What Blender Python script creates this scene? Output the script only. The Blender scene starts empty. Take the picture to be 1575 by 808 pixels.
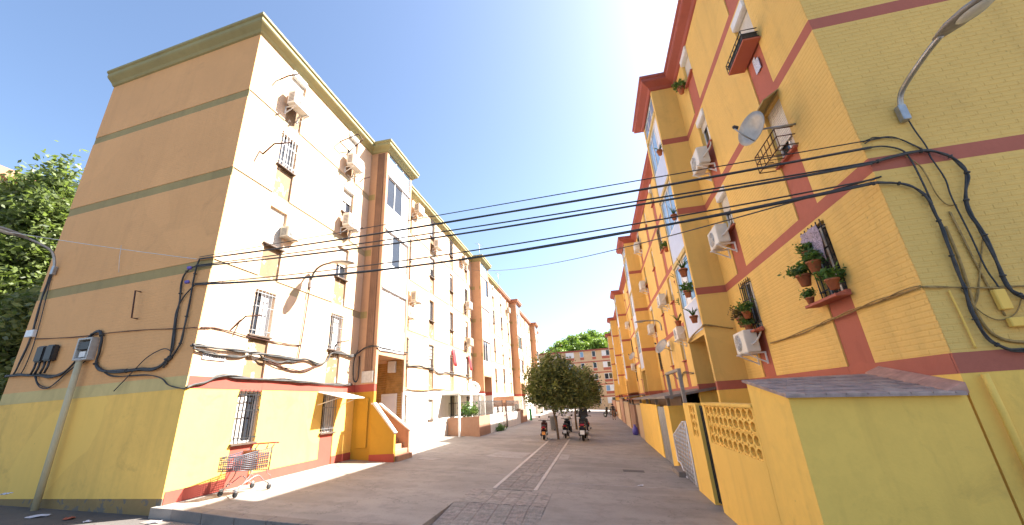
import bpy, bmesh, math, random
import numpy as np
from mathutils import Vector, Matrix
random.seed(7)
rng = np.random.default_rng(7)
R = math.radians
scene = bpy.context.scene
col = scene.collection

# ------------------------------------------------------------------ camera
cam_d = bpy.data.cameras.new('camera'); cam = bpy.data.objects.new('camera', cam_d); col.objects.link(cam)
yaw, pitch, roll, H = -0.17931, 0.34573, -0.06260, 1.752
f_ = Vector((math.sin(yaw)*math.cos(pitch), math.cos(yaw)*math.cos(pitch), math.sin(pitch)))
r_ = Vector((math.cos(yaw), -math.sin(yaw), 0)); u_ = r_.cross(f_)
r2 = r_*math.cos(roll) + u_*math.sin(roll); u2 = -r_*math.sin(roll) + u_*math.cos(roll)
cam.matrix_world = Matrix(((r2.x, u2.x, -f_.x, 0), (r2.y, u2.y, -f_.y, 0), (r2.z, u2.z, -f_.z, H), (0, 0, 0, 1)))
cam_d.sensor_width = 36; cam_d.lens = 603.48/1575*36
cam_d.clip_start = 0.05; cam_d.clip_end = 3000
scene.camera = cam

# ------------------------------------------------------------------ sky and sun
SUN_DIR = Vector((1.0, 0.60, 1.12)).normalized()          # towards the sun
el = math.asin(SUN_DIR.z); az = math.atan2(SUN_DIR.x, SUN_DIR.y)
world = bpy.data.worlds.new('World'); scene.world = world; world.use_nodes = True
wn = world.node_tree; wn.nodes.clear()
wo = wn.nodes.new('ShaderNodeOutputWorld'); wb = wn.nodes.new('ShaderNodeBackground'); sk = wn.nodes.new('ShaderNodeTexSky')
sk.sky_type = 'NISHITA'; sk.sun_disc = False; sk.sun_elevation = el; sk.sun_rotation = az
sk.air_density = 1.0; sk.dust_density = 1.9; sk.ozone_density = 2.2; sk.altitude = 30
wb.inputs['Strength'].default_value = 0.070
wn.links.new(sk.outputs[0], wb.inputs[0]); wn.links.new(wb.outputs[0], wo.inputs[0])
sd = bpy.data.lights.new('sun', 'SUN'); sd.energy = 5.0; sd.angle = R(0.53); sd.color = (1.0, 0.95, 0.87)
sun = bpy.data.objects.new('sun', sd); col.objects.link(sun)
sun.rotation_euler = (-SUN_DIR).to_track_quat('-Z', 'Y').to_euler(); sun.location = (20, 20, 40)
scene.view_settings.view_transform = 'Standard'; scene.view_settings.look = 'None'
scene.view_settings.exposure = 2.25; scene.view_settings.gamma = 1
scene.view_settings.use_curve_mapping = False
scene.render.engine = 'CYCLES'
scene.cycles.max_bounces = 10; scene.cycles.diffuse_bounces = 6; scene.cycles.use_denoising = True

# ------------------------------------------------------------------ materials
class NT:
    def __init__(s, name):
        s.m = bpy.data.materials.new(name); s.m.use_nodes = True; s.t = s.m.node_tree; s.t.nodes.clear()
        s.out = s.n('ShaderNodeOutputMaterial'); s.b = s.n('ShaderNodeBsdfPrincipled'); s.l(s.b.outputs[0], s.out.inputs[0])
        s.geo = s.n('ShaderNodeNewGeometry')
    def n(s, k, **kw):
        nd = s.t.nodes.new(k)
        for a, v in kw.items(): setattr(nd, a, v)
        return nd
    def l(s, a, b): s.t.links.new(a, b)
    def val(s, nd, i, v):
        nd.inputs[i].default_value = v
    def scaled(s, sc):
        m = s.n('ShaderNodeVectorMath', operation='MULTIPLY'); s.l(s.geo.outputs['Position'], m.inputs[0]); m.inputs[1].default_value = sc
        return m.outputs[0]
    def noise(s, sc, detail=4, rough=.55, dist=0):
        nd = s.n('ShaderNodeTexNoise'); s.l(s.scaled(sc if isinstance(sc, tuple) else (sc,)*3), nd.inputs['Vector'])
        nd.inputs['Scale'].default_value = 1; nd.inputs['Detail'].default_value = detail; nd.inputs['Roughness'].default_value = rough
        nd.inputs['Distortion'].default_value = dist
        return nd.outputs[0]
    def ramp(s, fac, stops):
        nd = s.n('ShaderNodeValToRGB'); s.l(fac, nd.inputs[0]); e = nd.color_ramp.elements
        while len(e) < len(stops): e.new(.5)
        for x, (p, c) in zip(e, stops):
            x.position = p; x.color = (*c, 1) if len(c) == 3 else c
        return nd.outputs[0]
    def mix(s, fac, a, b, mode='MIX'):
        nd = s.n('ShaderNodeMix', data_type='RGBA', blend_type=mode)
        for i, v in ((0, fac), (6, a), (7, b)):
            if isinstance(v, (int, float)): nd.inputs[i].default_value = v
            elif isinstance(v, tuple): nd.inputs[i].default_value = (*v, 1)
            else: s.l(v, nd.inputs[i])
        return nd.outputs[2]
    def bump(s, h, dist=.01, strength=1, prev=None):
        nd = s.n('ShaderNodeBump'); s.l(h, nd.inputs['Height']); nd.inputs['Distance'].default_value = dist; nd.inputs['Strength'].default_value = strength
        if prev is not None: s.l(prev, nd.inputs['Normal'])
        return nd.outputs[0]

def g(v): return (v, v, v)
def dark(c, k): return tuple(min(1, x*k) for x in c)

def paint(name, c, rough=.8, var=.14, brick=0., streak=.12, chips=None, chip_at=.66, wear=1.):
    """old masonry paint: blotches, rain streaks, optional brick courses under the paint, optional flaking to another colour"""
    t = NT(name)
    a = t.noise(.55, 5, .6); b = t.noise(7, 6, .65); st = t.noise((2.6, 2.6, .22), 4, .6)
    base = t.mix(t.ramp(a, [(.3, g(0)), (.7, g(1))]), dark(c, 1-var), dark(c, 1+var*.7))
    base = t.mix(t.ramp(b, [(.42, g(0)), (.62, g(.45))]), base, dark(c, 1-var*.9))
    base = t.mix(t.ramp(st, [(.5, g(0)), (.72, g(streak*3))]), base, dark((c[0]*.8, c[1]*.78, c[2]*.8), .72))
    sc = t.noise(1.25, 7, .72, .9)
    base = t.mix(t.ramp(sc, [(.56, g(0)), (.72, g(.4*wear))]), base, dark((c[0]*.82, c[1]*.8, c[2]*.85), .78))
    pt = t.noise(.31, 3, .45, .5)
    base = t.mix(t.ramp(pt, [(.575, g(0)), (.583, g(.35*wear))]), base, dark(c, 1.12))
    vp = t.n('ShaderNodeTexVoronoi'); t.l(t.scaled((1.7,)*3), vp.inputs['Vector']); vp.inputs['Scale'].default_value = 1
    base = t.mix(t.ramp(vp.outputs['Distance'], [(.012, g(.75*wear)), (.03, g(0))]), base, dark(c, .45))
    oi = t.n('ShaderNodeObjectInfo')
    base = t.mix(t.ramp(oi.outputs['Random'], [(0, g(.0)), (1, g(.22))]), base, dark(c, .8))
    if chips:
        ch = t.noise(3.1, 7, .68, .4)
        base = t.mix(t.ramp(ch, [(chip_at, g(0)), (chip_at+.02, g(1))]), base, chips)
    t.l(base, t.b.inputs['Base Color']); t.b.inputs['Roughness'].default_value = rough
    fine = t.noise(38, 5, .6)
    nrm = t.bump(fine, .004, .6)
    if brick:
        sx = t.n('ShaderNodeSeparateXYZ'); t.l(t.geo.outputs['Position'], sx.inputs[0])
        ad = t.n('ShaderNodeMath', operation='ADD'); t.l(sx.outputs[0], ad.inputs[0]); t.l(sx.outputs[1], ad.inputs[1])
        cb = t.n('ShaderNodeCombineXYZ'); t.l(ad.outputs[0], cb.inputs[0]); t.l(sx.outputs[2], cb.inputs[1])
        br = t.n('ShaderNodeTexBrick'); t.l(cb.outputs[0], br.inputs['Vector'])
        br.inputs['Color1'].default_value = (1, 1, 1, 1); br.inputs['Color2'].default_value = (.8, .8, .8, 1); br.inputs['Mortar'].default_value = (0, 0, 0, 1)
        for k, v in (('Scale', 1), ('Mortar Size', .007), ('Mortar Smooth', .5), ('Brick Width', .25), ('Row Height', .075)): br.inputs[k].default_value = v
        nrm = t.bump(br.outputs[0], .006*brick, .8, nrm)
    t.l(nrm, t.b.inputs['Normal'])
    return t.m

def plain(name, c, rough=.5, metal=0, var=.08, scale=12, bump=0):
    t = NT(name)
    n = t.noise(scale, 4, .6)
    t.l(t.mix(t.ramp(n, [(.35, g(0)), (.65, g(1))]), dark(c, 1-var), dark(c, 1+var)), t.b.inputs['Base Color'])
    t.b.inputs['Roughness'].default_value = rough; t.b.inputs['Metallic'].default_value = metal
    if bump: t.l(t.bump(n, bump, .6), t.b.inputs['Normal'])
    return t.m

def concrete(name, c, var=.25, stainc=None):
    t = NT(name)
    a = t.noise(.35, 6, .6, .3); b = t.noise(2.2, 6, .7); cch = t.noise(22, 5, .7)
    lanes = t.noise((.22, 1.6, 1), 4, .55)
    base = t.mix(t.ramp(a, [(.33, g(0)), (.68, g(1))]), dark(c, 1-var), dark(c, 1+var*.6))
    base = t.mix(t.ramp(lanes, [(.45, g(0)), (.7, g(.55))]), base, dark(c, 1+var))
    base = t.mix(t.ramp(b, [(.48, g(0)), (.66, g(.6))]), base, dark(c, .66))
    base = t.mix(t.ramp(cch, [(.5, g(0)), (.75, g(.35))]), base, dark(c, .6))
    # hairline cracks
    vo = t.n('ShaderNodeTexVoronoi', feature='DISTANCE_TO_EDGE'); wv = t.n('ShaderNodeVectorMath', operation='ADD')
    nz = t.n('ShaderNodeTexNoise'); t.l(t.scaled((1.3,)*3), nz.inputs['Vector']); nz.inputs['Scale'].default_value = 1; nz.inputs['Detail'].default_value = 5
    t.l(nz.outputs['Color'], wv.inputs[1]); t.l(t.scaled((.33, .33, .33)), wv.inputs[0]); t.l(wv.outputs[0], vo.inputs['Vector']); vo.inputs['Scale'].default_value = 1
    base = t.mix(t.ramp(vo.outputs['Distance'], [(.0, g(.75)), (.006, g(0))]), base, dark(c, .45))
    vs_ = t.n('ShaderNodeTexVoronoi'); t.l(t.scaled((2.4,)*3), vs_.inputs['Vector']); vs_.inputs['Scale'].default_value = 1
    base = t.mix(t.ramp(vs_.outputs['Distance'], [(.04, g(.55)), (.075, g(0))]), base, dark(c, .5))
    ol = t.noise(.8, 4, .6, 1.2)
    base = t.mix(t.ramp(ol, [(.62, g(0)), (.75, g(.55))]), base, dark(c, .55))
    t.l(base, t.b.inputs['Base Color']); t.b.inputs['Roughness'].default_value = .82
    t.l(t.bump(cch, .006, .7, t.bump(b, .012, .5)), t.b.inputs['Normal'])
    return t.m

def leafmat(name, a, b, trans=.35):
    t = NT(name)
    rp = t.ramp(t.geo.outputs['Random Per Island'], [(0, a), (.6, b), (1, dark(b, 1.45))])
    t.l(rp, t.b.inputs['Base Color']); t.b.inputs['Roughness'].default_value = .5
    tr = t.n('ShaderNodeBsdfTranslucent'); t.l(t.mix(.5, rp, (.25, .35, .04)), tr.inputs[0])
    ms = t.n('ShaderNodeMixShader'); ms.inputs[0].default_value = trans
    t.l(t.b.outputs[0], ms.inputs[1]); t.l(tr.outputs[0], ms.inputs[2]); t.l(ms.outputs[0], t.out.inputs[0])
    return t.m

M = {}
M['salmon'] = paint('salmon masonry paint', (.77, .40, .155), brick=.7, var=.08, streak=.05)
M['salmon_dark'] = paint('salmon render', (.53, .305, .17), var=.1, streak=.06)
M['cream'] = paint('cream masonry paint', (.75, .52, .34), brick=1.5, var=.10, streak=.1, chips=(.36, .235, .14), chip_at=.69)
M['white_wall'] = paint('white limewash', (.80, .75, .68), var=.1, streak=.06, chips=(.45, .33, .24), chip_at=.69)
M['olive'] = paint('olive band paint', (.36, .27, .105), var=.15)
M['band_cream'] = paint('cream band paint', (.42, .32, .19), var=.14)
M['cornice_olive'] = paint('olive cornice paint', (.33, .29, .13), var=.12, streak=.1)
M['cornice_red'] = paint('brick red cornice paint', (.33, .085, .065), var=.1)
M['cornice_terracotta'] = paint('terracotta cornice paint', (.42, .19, .11), var=.1)
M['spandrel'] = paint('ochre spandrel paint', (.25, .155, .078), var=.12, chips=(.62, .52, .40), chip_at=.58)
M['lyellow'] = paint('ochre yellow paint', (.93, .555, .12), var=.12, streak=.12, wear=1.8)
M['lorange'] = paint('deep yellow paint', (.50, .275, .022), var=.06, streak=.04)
M['ryellow'] = paint('yellow masonry paint', (.77, .50, .14), brick=.5, var=.08, streak=.09)
M['ryellow_flat'] = paint('yellow render', (.90, .57, .115), var=.09, streak=.12, wear=1.3)
M['rred'] = paint('brick red paint', (.42, .12, .075), var=.1, streak=.06)
M['lred'] = paint('faded red paint', (.40, .075, .05), var=.12, streak=.06)
M['pale_band'] = paint('pale yellow paint', (.62, .47, .19), var=.1)
M['plinth'] = paint('dirty ochre plinth', (.30, .19, .07), var=.25, chips=(.16, .13, .10), chip_at=.55)
M['far_orange'] = paint('orange render', (.60, .42, .25), var=.06)
M['terracotta'] = paint('terracotta render', (.44, .24, .145), var=.2, streak=.15, chips=(.30, .26, .2), chip_at=.62)
M['tile_wall'] = plain('glazed tile strips', (.42, .235, .075), .4, 0, .2, 5)
M['white'] = plain('white paint', (.72, .71, .68), .45, 0, .05)
M['white_panel'] = plain('white panel', (.70, .70, .72), .4, 0, .04, 2)
M['lavender'] = plain('pale blue panel', (.50, .57, .74), .45, 0, .04, 2)
M['alu'] = plain('aluminium', (.62, .63, .65), .4, .6, .05)
M['glass'] = plain('window glass', (.025, .03, .04), .06, 0, .1, 2)
M['glass_blue'] = plain('blue glass', (.20, .33, .50), .08, 0, .1, 2)
M['curtain'] = plain('curtain', (.60, .56, .52), .9, 0, .15, 6)
M['lace'] = plain('lace', (.35, .28, .33), .9, 0, .5, 40)
M['shutter'] = plain('roller shutter', (.66, .62, .55), .5, 0, .06, 3)
M['shutter_brown'] = plain('brown shutter', (.26, .15, .09), .55, 0, .12, 3)
M['sill'] = plain('stone sill', (.10, .065, .045), .7, 0, .2)
M['iron'] = plain('dark iron', (.03, .03, .032), .55, .3, .2)
M['rust'] = plain('rusty iron', (.085, .034, .022), .8, .1, .35, 25)
M['ac'] = plain('air conditioner casing', (.64, .63, .58), .42, 0, .06, 4)
M['ac_old'] = plain('yellowed plastic', (.50, .45, .36), .5, 0, .1, 4)
M['ac_dark'] = plain('fan guard', (.11, .11, .11), .6, 0, .2)
M['grey_metal'] = plain('galvanised metal', (.36, .37, .38), .42, .7, .15, 8)
M['box_grey'] = plain('grey box', (.42, .40, .37), .5, .2, .12)
M['lamp_grey'] = plain('lamp housing', (.27, .25, .23), .5, .2, .12)
M['lamp_arm'] = plain('weathered lamp tube', (.11, .088, .07), .6, .1, .2)
M['lens'] = plain('lamp lens', (.55, .55, .5), .25, 0, .06)
M['cable'] = plain('black cable', (.02, .02, .022), .5, 0, .3, 15)
M['cable_grey'] = plain('weathered cable', (.05, .046, .043), .65, 0, .3, 15)
M['cable_brown'] = plain('painted cable', (.30, .19, .06), .7, 0, .3, 15)
M['cable_white'] = plain('white cable', (.60, .57, .52), .6, 0, .1, 15)
M['pipe_cream'] = paint('cream painted steel', (.52, .44, .27), var=.15, streak=.3, chips=(.22, .10, .05), chip_at=.7)
M['brown_duct'] = plain('brown cladding', (.20, .105, .06), .6, 0, .12, 3)
M['road'] = concrete('worn concrete paving', (.305, .268, .232))
M['patch'] = concrete('concrete patch', (.37, .33, .30), .15)
M['asphalt'] = concrete('old asphalt', (.115, .10, .09), .2)
M['kerb'] = concrete('kerb concrete', (.24, .20, .17), .25)
M['line'] = paint('pale kerb strip', (.55, .49, .44), var=.2)
M['tile_a'] = plain('ribbed paving tile', (.28, .245, .21), .8, 0, .2, 9, .004)
M['tile_b'] = plain('ribbed paving tile worn', (.305, .262, .225), .8, 0, .25, 9, .004)
M['tile_c'] = plain('ribbed paving tile red', (.285, .238, .205), .8, 0, .25, 9, .004)
M['roof'] = plain('roof membrane', (.30, .24, .2), .9, 0, .2)
M['shed_roof'] = plain('roof slate', (.34, .245, .215), .75, 0, .22, 6, .004)
M['shed_roof2'] = plain('roof slate pale', (.40, .295, .25), .75, 0, .22, 6, .004)
M['pink_tile'] = plain('pink clay tile', (.48, .26, .19), .7, 0, .2, 6)
M['bark'] = plain('bark', (.15, .10, .06), .9, 0, .35, 14, .02)
M['leaf'] = leafmat('orange tree leaf', (.07, .083, .025), (.17, .185, .06))
M['leaf_light'] = leafmat('ash leaf', (.045, .065, .022), (.13, .165, .05), .4)
M['leaf_hill'] = leafmat('hill foliage', (.09, .16, .02), (.19, .29, .04), .35)
M['leaf_pot'] = leafmat('pot plant leaf', (.03, .08, .02), (.08, .17, .03))
M['leaf_red'] = leafmat('purple leaf', (.06, .02, .02), (.13, .06, .03))
M['pot'] = plain('terracotta pot', (.40, .135, .06), .75, 0, .15, 8)
M['pot_red'] = plain('red plastic pot', (.45, .03, .02), .4)
M['tyre'] = plain('rubber', (.018, .018, .018), .85)
M['black_plastic'] = plain('black plastic', (.022, .022, .024), .38)
M['black_gloss'] = plain('black lacquer', (.015, .015, .018), .18)
M['scooter_brown'] = plain('dark maroon lacquer', (.05, .018, .015), .25)
M['scooter_grey'] = plain('graphite lacquer', (.06, .06, .065), .25, .3)
M['scooter_white'] = plain('white lacquer', (.62, .60, .58), .25)
M['seat'] = plain('vinyl seat', (.028, .026, .026), .6)
M['red_light'] = plain('red lens', (.28, .012, .012), .2)
M['orange_plate'] = plain('orange number plate', (.62, .25, .04), .5)
M['white_plate'] = plain('white number plate', (.66, .64, .6), .5)
M['cart_wire'] = plain('zinc wire', (.075, .08, .10), .45, .2, .1)
M['cart_frame'] = plain('chrome tube', (.22, .21, .20), .4, .3, .1)
M['cart_red'] = plain('red plastic', (.33, .02, .018), .4)
M['cart_orange'] = plain('orange plastic', (.33, .09, .035), .45)
M['skin'] = plain('skin', (.40, .22, .15), .6)
M['cloth_dark'] = plain('dark cloth', (.03, .028, .03), .9)
M['cloth_brown'] = plain('brown cloth', (.26, .12, .06), .9)
M['red_cloth'] = plain('red cloth', (.50, .05, .06), .85)
M['blue_bag'] = plain('violet plastic bag', (.15, .12, .45), .4)
M['paper'] = plain('litter paper', (.58, .57, .62), .8)
M['paper_red'] = plain('litter carton', (.40, .10, .06), .8)
M['green_metal'] = plain('green enamel', (.03, .20, .06), .45)
M['dish'] = plain('dish enamel', (.40, .38, .34), .5, .2, .1)
M['black_box'] = plain('black junction box', (.03, .028, .028), .45)
M['sign_white'] = plain('white glazed tile', (.70, .70, .70), .35)
M['sign_ink'] = plain('sign lettering', (.12, .10, .10), .5)
M['blue_tile'] = plain('blue white tile', (.55, .60, .72), .35, 0, .3, 40)
M['bin'] = plain('grey bin', (.20, .20, .20), .5, .2)

# ------------------------------------------------------------------ mesh helpers
W = {}
class MB:
    def __init__(s): s.v = []; s.f = []; s.sm = []
    def add(s, vs, fs, smooth=False):
        o = len(s.v); s.v += [tuple(p) for p in vs]; s.f += [tuple(o+i for i in q) for q in fs]; s.sm += [smooth]*len(fs); return s
    def box(s, x0, x1, y0, y1, z0, z1):
        x0, x1 = min(x0, x1), max(x0, x1); y0, y1 = min(y0, y1), max(y0, y1); z0, z1 = min(z0, z1), max(z0, z1)
        return s.add([(x0, y0, z0), (x1, y0, z0), (x1, y1, z0), (x0, y1, z0), (x0, y0, z1), (x1, y0, z1), (x1, y1, z1), (x0, y1, z1)],
                     [(0, 3, 2, 1), (4, 5, 6, 7), (0, 1, 5, 4), (1, 2, 6, 5), (2, 3, 7, 6), (3, 0, 4, 7)])
    def hexa(s, lo, hi):
        """eight corners: lower four then upper four, both counter-clockwise"""
        return s.add(list(lo)+list(hi), [(0, 3, 2, 1), (4, 5, 6, 7), (0, 1, 5, 4), (1, 2, 6, 5), (2, 3, 7, 6), (3, 0, 4, 7)])
    def prism(s, poly, a, b, axis='x'):
        """polygon in the two other axes extruded along axis from a to b"""
        n = len(poly)
        def P(p, t): return {'x': (t, p[0], p[1]), 'y': (p[0], t, p[1]), 'z': (p[0], p[1], t)}[axis]
        return s.add([P(p, a) for p in poly]+[P(p, b) for p in poly],
                     [tuple(range(n))[::-1], tuple(range(n, 2*n))]+[(i, (i+1) % n, n+(i+1) % n, n+i) for i in range(n)])
    def tube(s, pts, r, n=6, closed=False):
        pts = [Vector(p) for p in pts]; rs = r if isinstance(r, (list, tuple)) else [r]*len(pts)
        m = len(pts); vs = []; up = None
        for i, p in enumerate(pts):
            if closed: t = pts[(i+1) % m]-pts[i-1]
            else: t = (pts[min(i+1, m-1)]-pts[max(i-1, 0)])
            if t.length < 1e-9: t = Vector((0, 0, 1))
            t.normalize()
            if up is None:
                up = t.orthogonal().normalized()
            else:
                up = up - t*up.dot(t)
                if up.length < 1e-6: up = t.orthogonal()
                up.normalize()
            b = t.cross(up)
            for k in range(n):
                a = 2*math.pi*k/n; vs.append(p+(up*math.cos(a)+b*math.sin(a))*rs[i])
        fs = []
        for i in range(m if closed else m-1):
            for k in range(n):
                a = i*n+k; b2 = i*n+(k+1) % n; c = ((i+1) % m)*n+(k+1) % n; d = ((i+1) % m)*n+k
                fs.append((a, b2, c, d))
        if not closed: fs += [tuple(range(n))[::-1], tuple(range((m-1)*n, m*n))]
        return s.add(vs, fs, True)
    def lathe(s, prof, c=(0, 0, 0), n=16, axis='z', close=True):
        vs = []; c = Vector(c)
        for (rr, h) in prof:
            for k in range(n):
                a = 2*math.pi*k/n; p, q2 = rr*math.cos(a), rr*math.sin(a)
                vs.append(c+Vector({'z': (p, q2, h), 'x': (h, p, q2), 'y': (q2, h, p)}[axis]))
        m = len(prof); fs = [(i*n+k, i*n+(k+1) % n, (i+1)*n+(k+1) % n, (i+1)*n+k) for i in range(m-1) for k in range(n)]
        if close: fs += [tuple(range(n))[::-1], tuple(range((m-1)*n, m*n))]
        return s.add(vs, fs, True)
    def mesh(s, name, mat, bevel=0, seg=1):
        me = bpy.data.meshes.new(name); me.from_pydata(s.v, [], s.f); me.update()
        me.polygons.foreach_set('use_smooth', s.sm)
        if bevel:
            bm = bmesh.new(); bm.from_mesh(me); bmesh.ops.bevel(bm, geom=bm.edges[:], offset=bevel, segments=seg, affect='EDGES', clamp_overlap=True); bm.to_mesh(me); bm.free()
        if mat: me.materials.append(M[mat] if isinstance(mat, str) else mat)
        return me
    def put(s, name, mat, parent=None, bevel=0, seg=1, world=True):
        """link as one mesh object. world=True: vertices are world positions; otherwise positions in the parent's frame"""
        if world:
            if parent is not None:
                iv = W[parent].inverted(); s.v = [tuple(iv @ Vector(p)) for p in s.v]; loc = (0, 0, 0)
            else:
                a = np.array(s.v); loc = ((a[:, 0].min()+a[:, 0].max())/2, (a[:, 1].min()+a[:, 1].max())/2, a[:, 2].min())
                s.v = [(p[0]-loc[0], p[1]-loc[1], p[2]-loc[2]) for p in s.v]
        else: loc = (0, 0, 0)
        return new(name, s.mesh(name, mat, bevel, seg), parent, loc)

def new(name, data, parent=None, loc=(0, 0, 0), rz=0, rot=None):
    o = bpy.data.objects.new(name, data); col.objects.link(o)
    o.location = loc; o.rotation_euler = rot if rot else (0, 0, rz)
    m = Matrix.Translation(Vector(loc)) @ o.rotation_euler.to_matrix().to_4x4()
    if parent is not None: o.parent = parent; m = W[parent] @ m
    W[o] = m
    return o
def tag(o, label, cat, group=None):
    o['label'] = label; o['category'] = cat
    if group: o['group'] = group
    return o
def struct(o): o['kind'] = 'structure'; return o
def thing(name, label, cat, loc=(0, 0, 0), rz=0, group=None, rot=None):
    return tag(new(name, None, None, loc, rz, rot), label, cat, group)
CACHE = {}
def cached(key, fn):
    if key not in CACHE: CACHE[key] = fn()
    return CACHE[key]
def smooth(pts, k=5):
    pts = [Vector(p) for p in pts]; out = []
    for i in range(len(pts)-1):
        p0, p1, p2, p3 = pts[max(i-1, 0)], pts[i], pts[i+1], pts[min(i+2, len(pts)-1)]
        for j in range(k):
            t = j/k; out.append(.5*((2*p1)+(p2-p0)*t+(2*p0-5*p1+4*p2-p3)*t*t+(3*p1-p0-3*p2+p3)*t**3))
    return out+[pts[-1]]
def copy_tree(o, parent=None):
    c = o.copy(); col.objects.link(c); c.parent = parent
    for ch in o.children: copy_tree(ch, c)
    return c

# ------------------------------------------------------------------ ground
def slab_z(x): return -.495-.075*x
def gz(x):
    if x < -30: return .75
    if x < -9.14: return .0+(-9.14-x)*.036
    if x < 4.3: return slab_z(x)-.19
    return -1.01
THETA = math.atan(.075)
b = MB(); xs = [-900, -60, -30, -9.14, 4.3, 60, 900]; ys = [-900, 0, 20, 60, 120, 1500]
vs = [(x, y, gz(x)) for y in ys for x in xs]; n = len(xs)
b.add(vs, [(j*n+i, j*n+i+1, (j+1)*n+i+1, (j+1)*n+i) for j in range(len(ys)-1) for i in range(n-1)])
struct(b.put('ground', 'asphalt'))
# raised paving of the pedestrian street (tilts down to the right) with a notch for the ramp
b = MB(); pts = [(-9.2, 7.58), (-8.67, 7.6), (-6.99, 7.42), (-5.58, 7.39), (-3.42, 7.55), (-3.42, 9.68), (-1.35, 9.68), (-1.35, 7.6), (5.0, 7.6), (5.0, 118), (-9.2, 118)]
top = [(x, y, slab_z(x)) for x, y in pts]; bot = [(x, y, slab_z(x)-.32) for x, y in pts]; n = len(pts)
b.add(top+bot, [tuple(range(n))]+[(i, n+i, n+(i+1) % n, (i+1) % n) for i in range(n)])
street = struct(b.put('street_paving', 'road'))
# front kerb stones of the paving: a darker edge course, lower step in front of the left corner
b = MB(); b.hexa([(-9.05, 7.3, -.25), (-7.2, 7.0, -.4), (-7.2, 7.42, -.4), (-9.05, 7.585, -.25)], [(-9.05, 7.3, .0), (-7.2, 7.0, -.12), (-7.2, 7.42, -.12), (-9.05, 7.585, .0)])
b.put('kerb_step', 'kerb', street)
for (xa, ya, xb, yb) in ((-8.66, 7.6, -7.83, 7.51), (-7.82, 7.51, -6.99, 7.42), (-6.98, 7.42, -6.28, 7.405), (-6.27, 7.405, -5.58, 7.39), (-5.57, 7.39, -4.5, 7.465), (-4.49, 7.466, -3.43, 7.55)):
    b = MB(); za, zb = slab_z(xa)+.012, slab_z(xb)+.012
    b.hexa([(xa, ya-.03, za-.21), (xb, yb-.03, zb-.21), (xb, yb+.27, zb-.21), (xa, ya+.27, za-.21)], [(xa, ya-.03, za), (xb, yb-.03, zb), (xb, yb+.27, zb), (xa, ya+.27, za)])
    b.put('kerb_stone', 'kerb', street, .008)
# ramp of ribbed tiles
b = MB(); z0 = slab_z(-3.42); z1 = slab_z(-1.35)
b.hexa([(-3.42, 7.3, z0-.5), (-1.35, 7.3, z1-.5), (-1.35, 9.68, z1-.5), (-3.42, 9.68, z0-.5)], [(-3.42, 7.3, z0-.2), (-1.35, 7.3, z1-.2), (-1.35, 9.68, z1-.006), (-3.42, 9.68, z0-.006)])
b.put('ramp', 'road', street)
def tilemesh(size, ribs, h=.008):
    def fn():
        b = MB(); s = size/2-.004
        b.box(-s, s, -s, s, -.02, h*.35)
        for i in range(ribs):
            x = -s+(i+.5)*2*s/ribs; w = s/ribs*.62
            b.add([(x-w, -s, h*.35), (x+w, -s, h*.35), (x+w*.6, -s, h), (x-w*.6, -s, h), (x-w, s, h*.35), (x+w, s, h*.35), (x+w*.6, s, h), (x-w*.6, s, h)],
                  [(0, 1, 2, 3), (5, 4, 7, 6), (1, 5, 6, 2), (4, 0, 3, 7), (3, 2, 6, 7)])
        return b
    return fn
TM = {}
for mt in ('tile_a', 'tile_b', 'tile_c'):
    TM['r', mt] = tilemesh(.318, 7)().mesh('paving_tile', mt); TM['s', mt] = tilemesh(.34, 6)().mesh('paving_tile', mt); TM['p', mt] = tilemesh(.34, 1, .008)().mesh('paving_tile', mt)
def tile(kind, x, y, z, rx=0):
    mt = random.choices(['tile_a', 'tile_b', 'tile_c'], [4, 4, 2])[0]
    o = new('paving_tile', TM[kind, mt], None, (x, y, z), rot=(rx, THETA+random.uniform(-.004, .004), random.uniform(-.006, .006)))
    iv = W[street].inverted(); o.parent = street; o.location = iv @ Vector((x, y, z)); return o
for r in range(43):
    for c in range(3):
        x = -2.82+.16+c*.32; y = 11.32+r*.32
        if (r, c) in ((7, 1), (7, 2), (17, 0)): continue
        tile('r', x, y, slab_z(x)+.006+random.uniform(-.002, .003))
for r in range(4):
    for c in range(6):
        x = -3.4+.17+c*.341; tile('p', x, 9.86+r*.341, slab_z(x)+.004+random.uniform(-.001, .003))
rx = math.atan(.194/2.38)
for r in range(7):
    for c in range(6):
        x = -3.41+.17+c*.341; y = 9.5-r*.341; tile('s', x, y, slab_z(x)-.2+(y-7.3)*.0815+.012, rx)
for xa in (-2.93, -1.86):
    for k in range(14):
        y0 = 11.25+k*1.0; b = MB(); w = .1
        b.hexa([(xa, y0, slab_z(xa)-.05), (xa+w, y0, slab_z(xa+w)-.05), (xa+w, y0+.985, slab_z(xa+w)-.05), (xa, y0+.985, slab_z(xa)-.05)],
               [(xa, y0, slab_z(xa)+.012), (xa+w, y0, slab_z(xa+w)+.012), (xa+w, y0+.985, slab_z(xa+w)+.012), (xa, y0+.985, slab_z(xa)+.012)])
        b.put('edging_strip', 'line', street, .004)
def flat(name, mat, poly, h=.006, parent=street):
    b = MB(); n = len(poly)
    b.add([(x, y, slab_z(x)-.02) for x, y in poly]+[(x, y, slab_z(x)+h) for x, y in poly], [tuple(range(n, 2*n))]+[(i, (i+1) % n, n+(i+1) % n, n+i) for i in range(n)])
    return b.put(name, mat, parent)
flat('paving_patch', 'patch', [(-4.66, 16.75), (-3.12, 16.6), (-3.0, 18.4), (-4.4, 18.5)])
flat('paving_patch', 'patch', [(-1.72, 16.75), (-1.35, 16.75), (-1.35, 18.35), (-1.72, 18.35)])
flat('paving_patch', 'patch', [(-4.3, 23.1), (-2.95, 22.9), (-2.95, 24.2), (-4.35, 24.4)])
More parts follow.
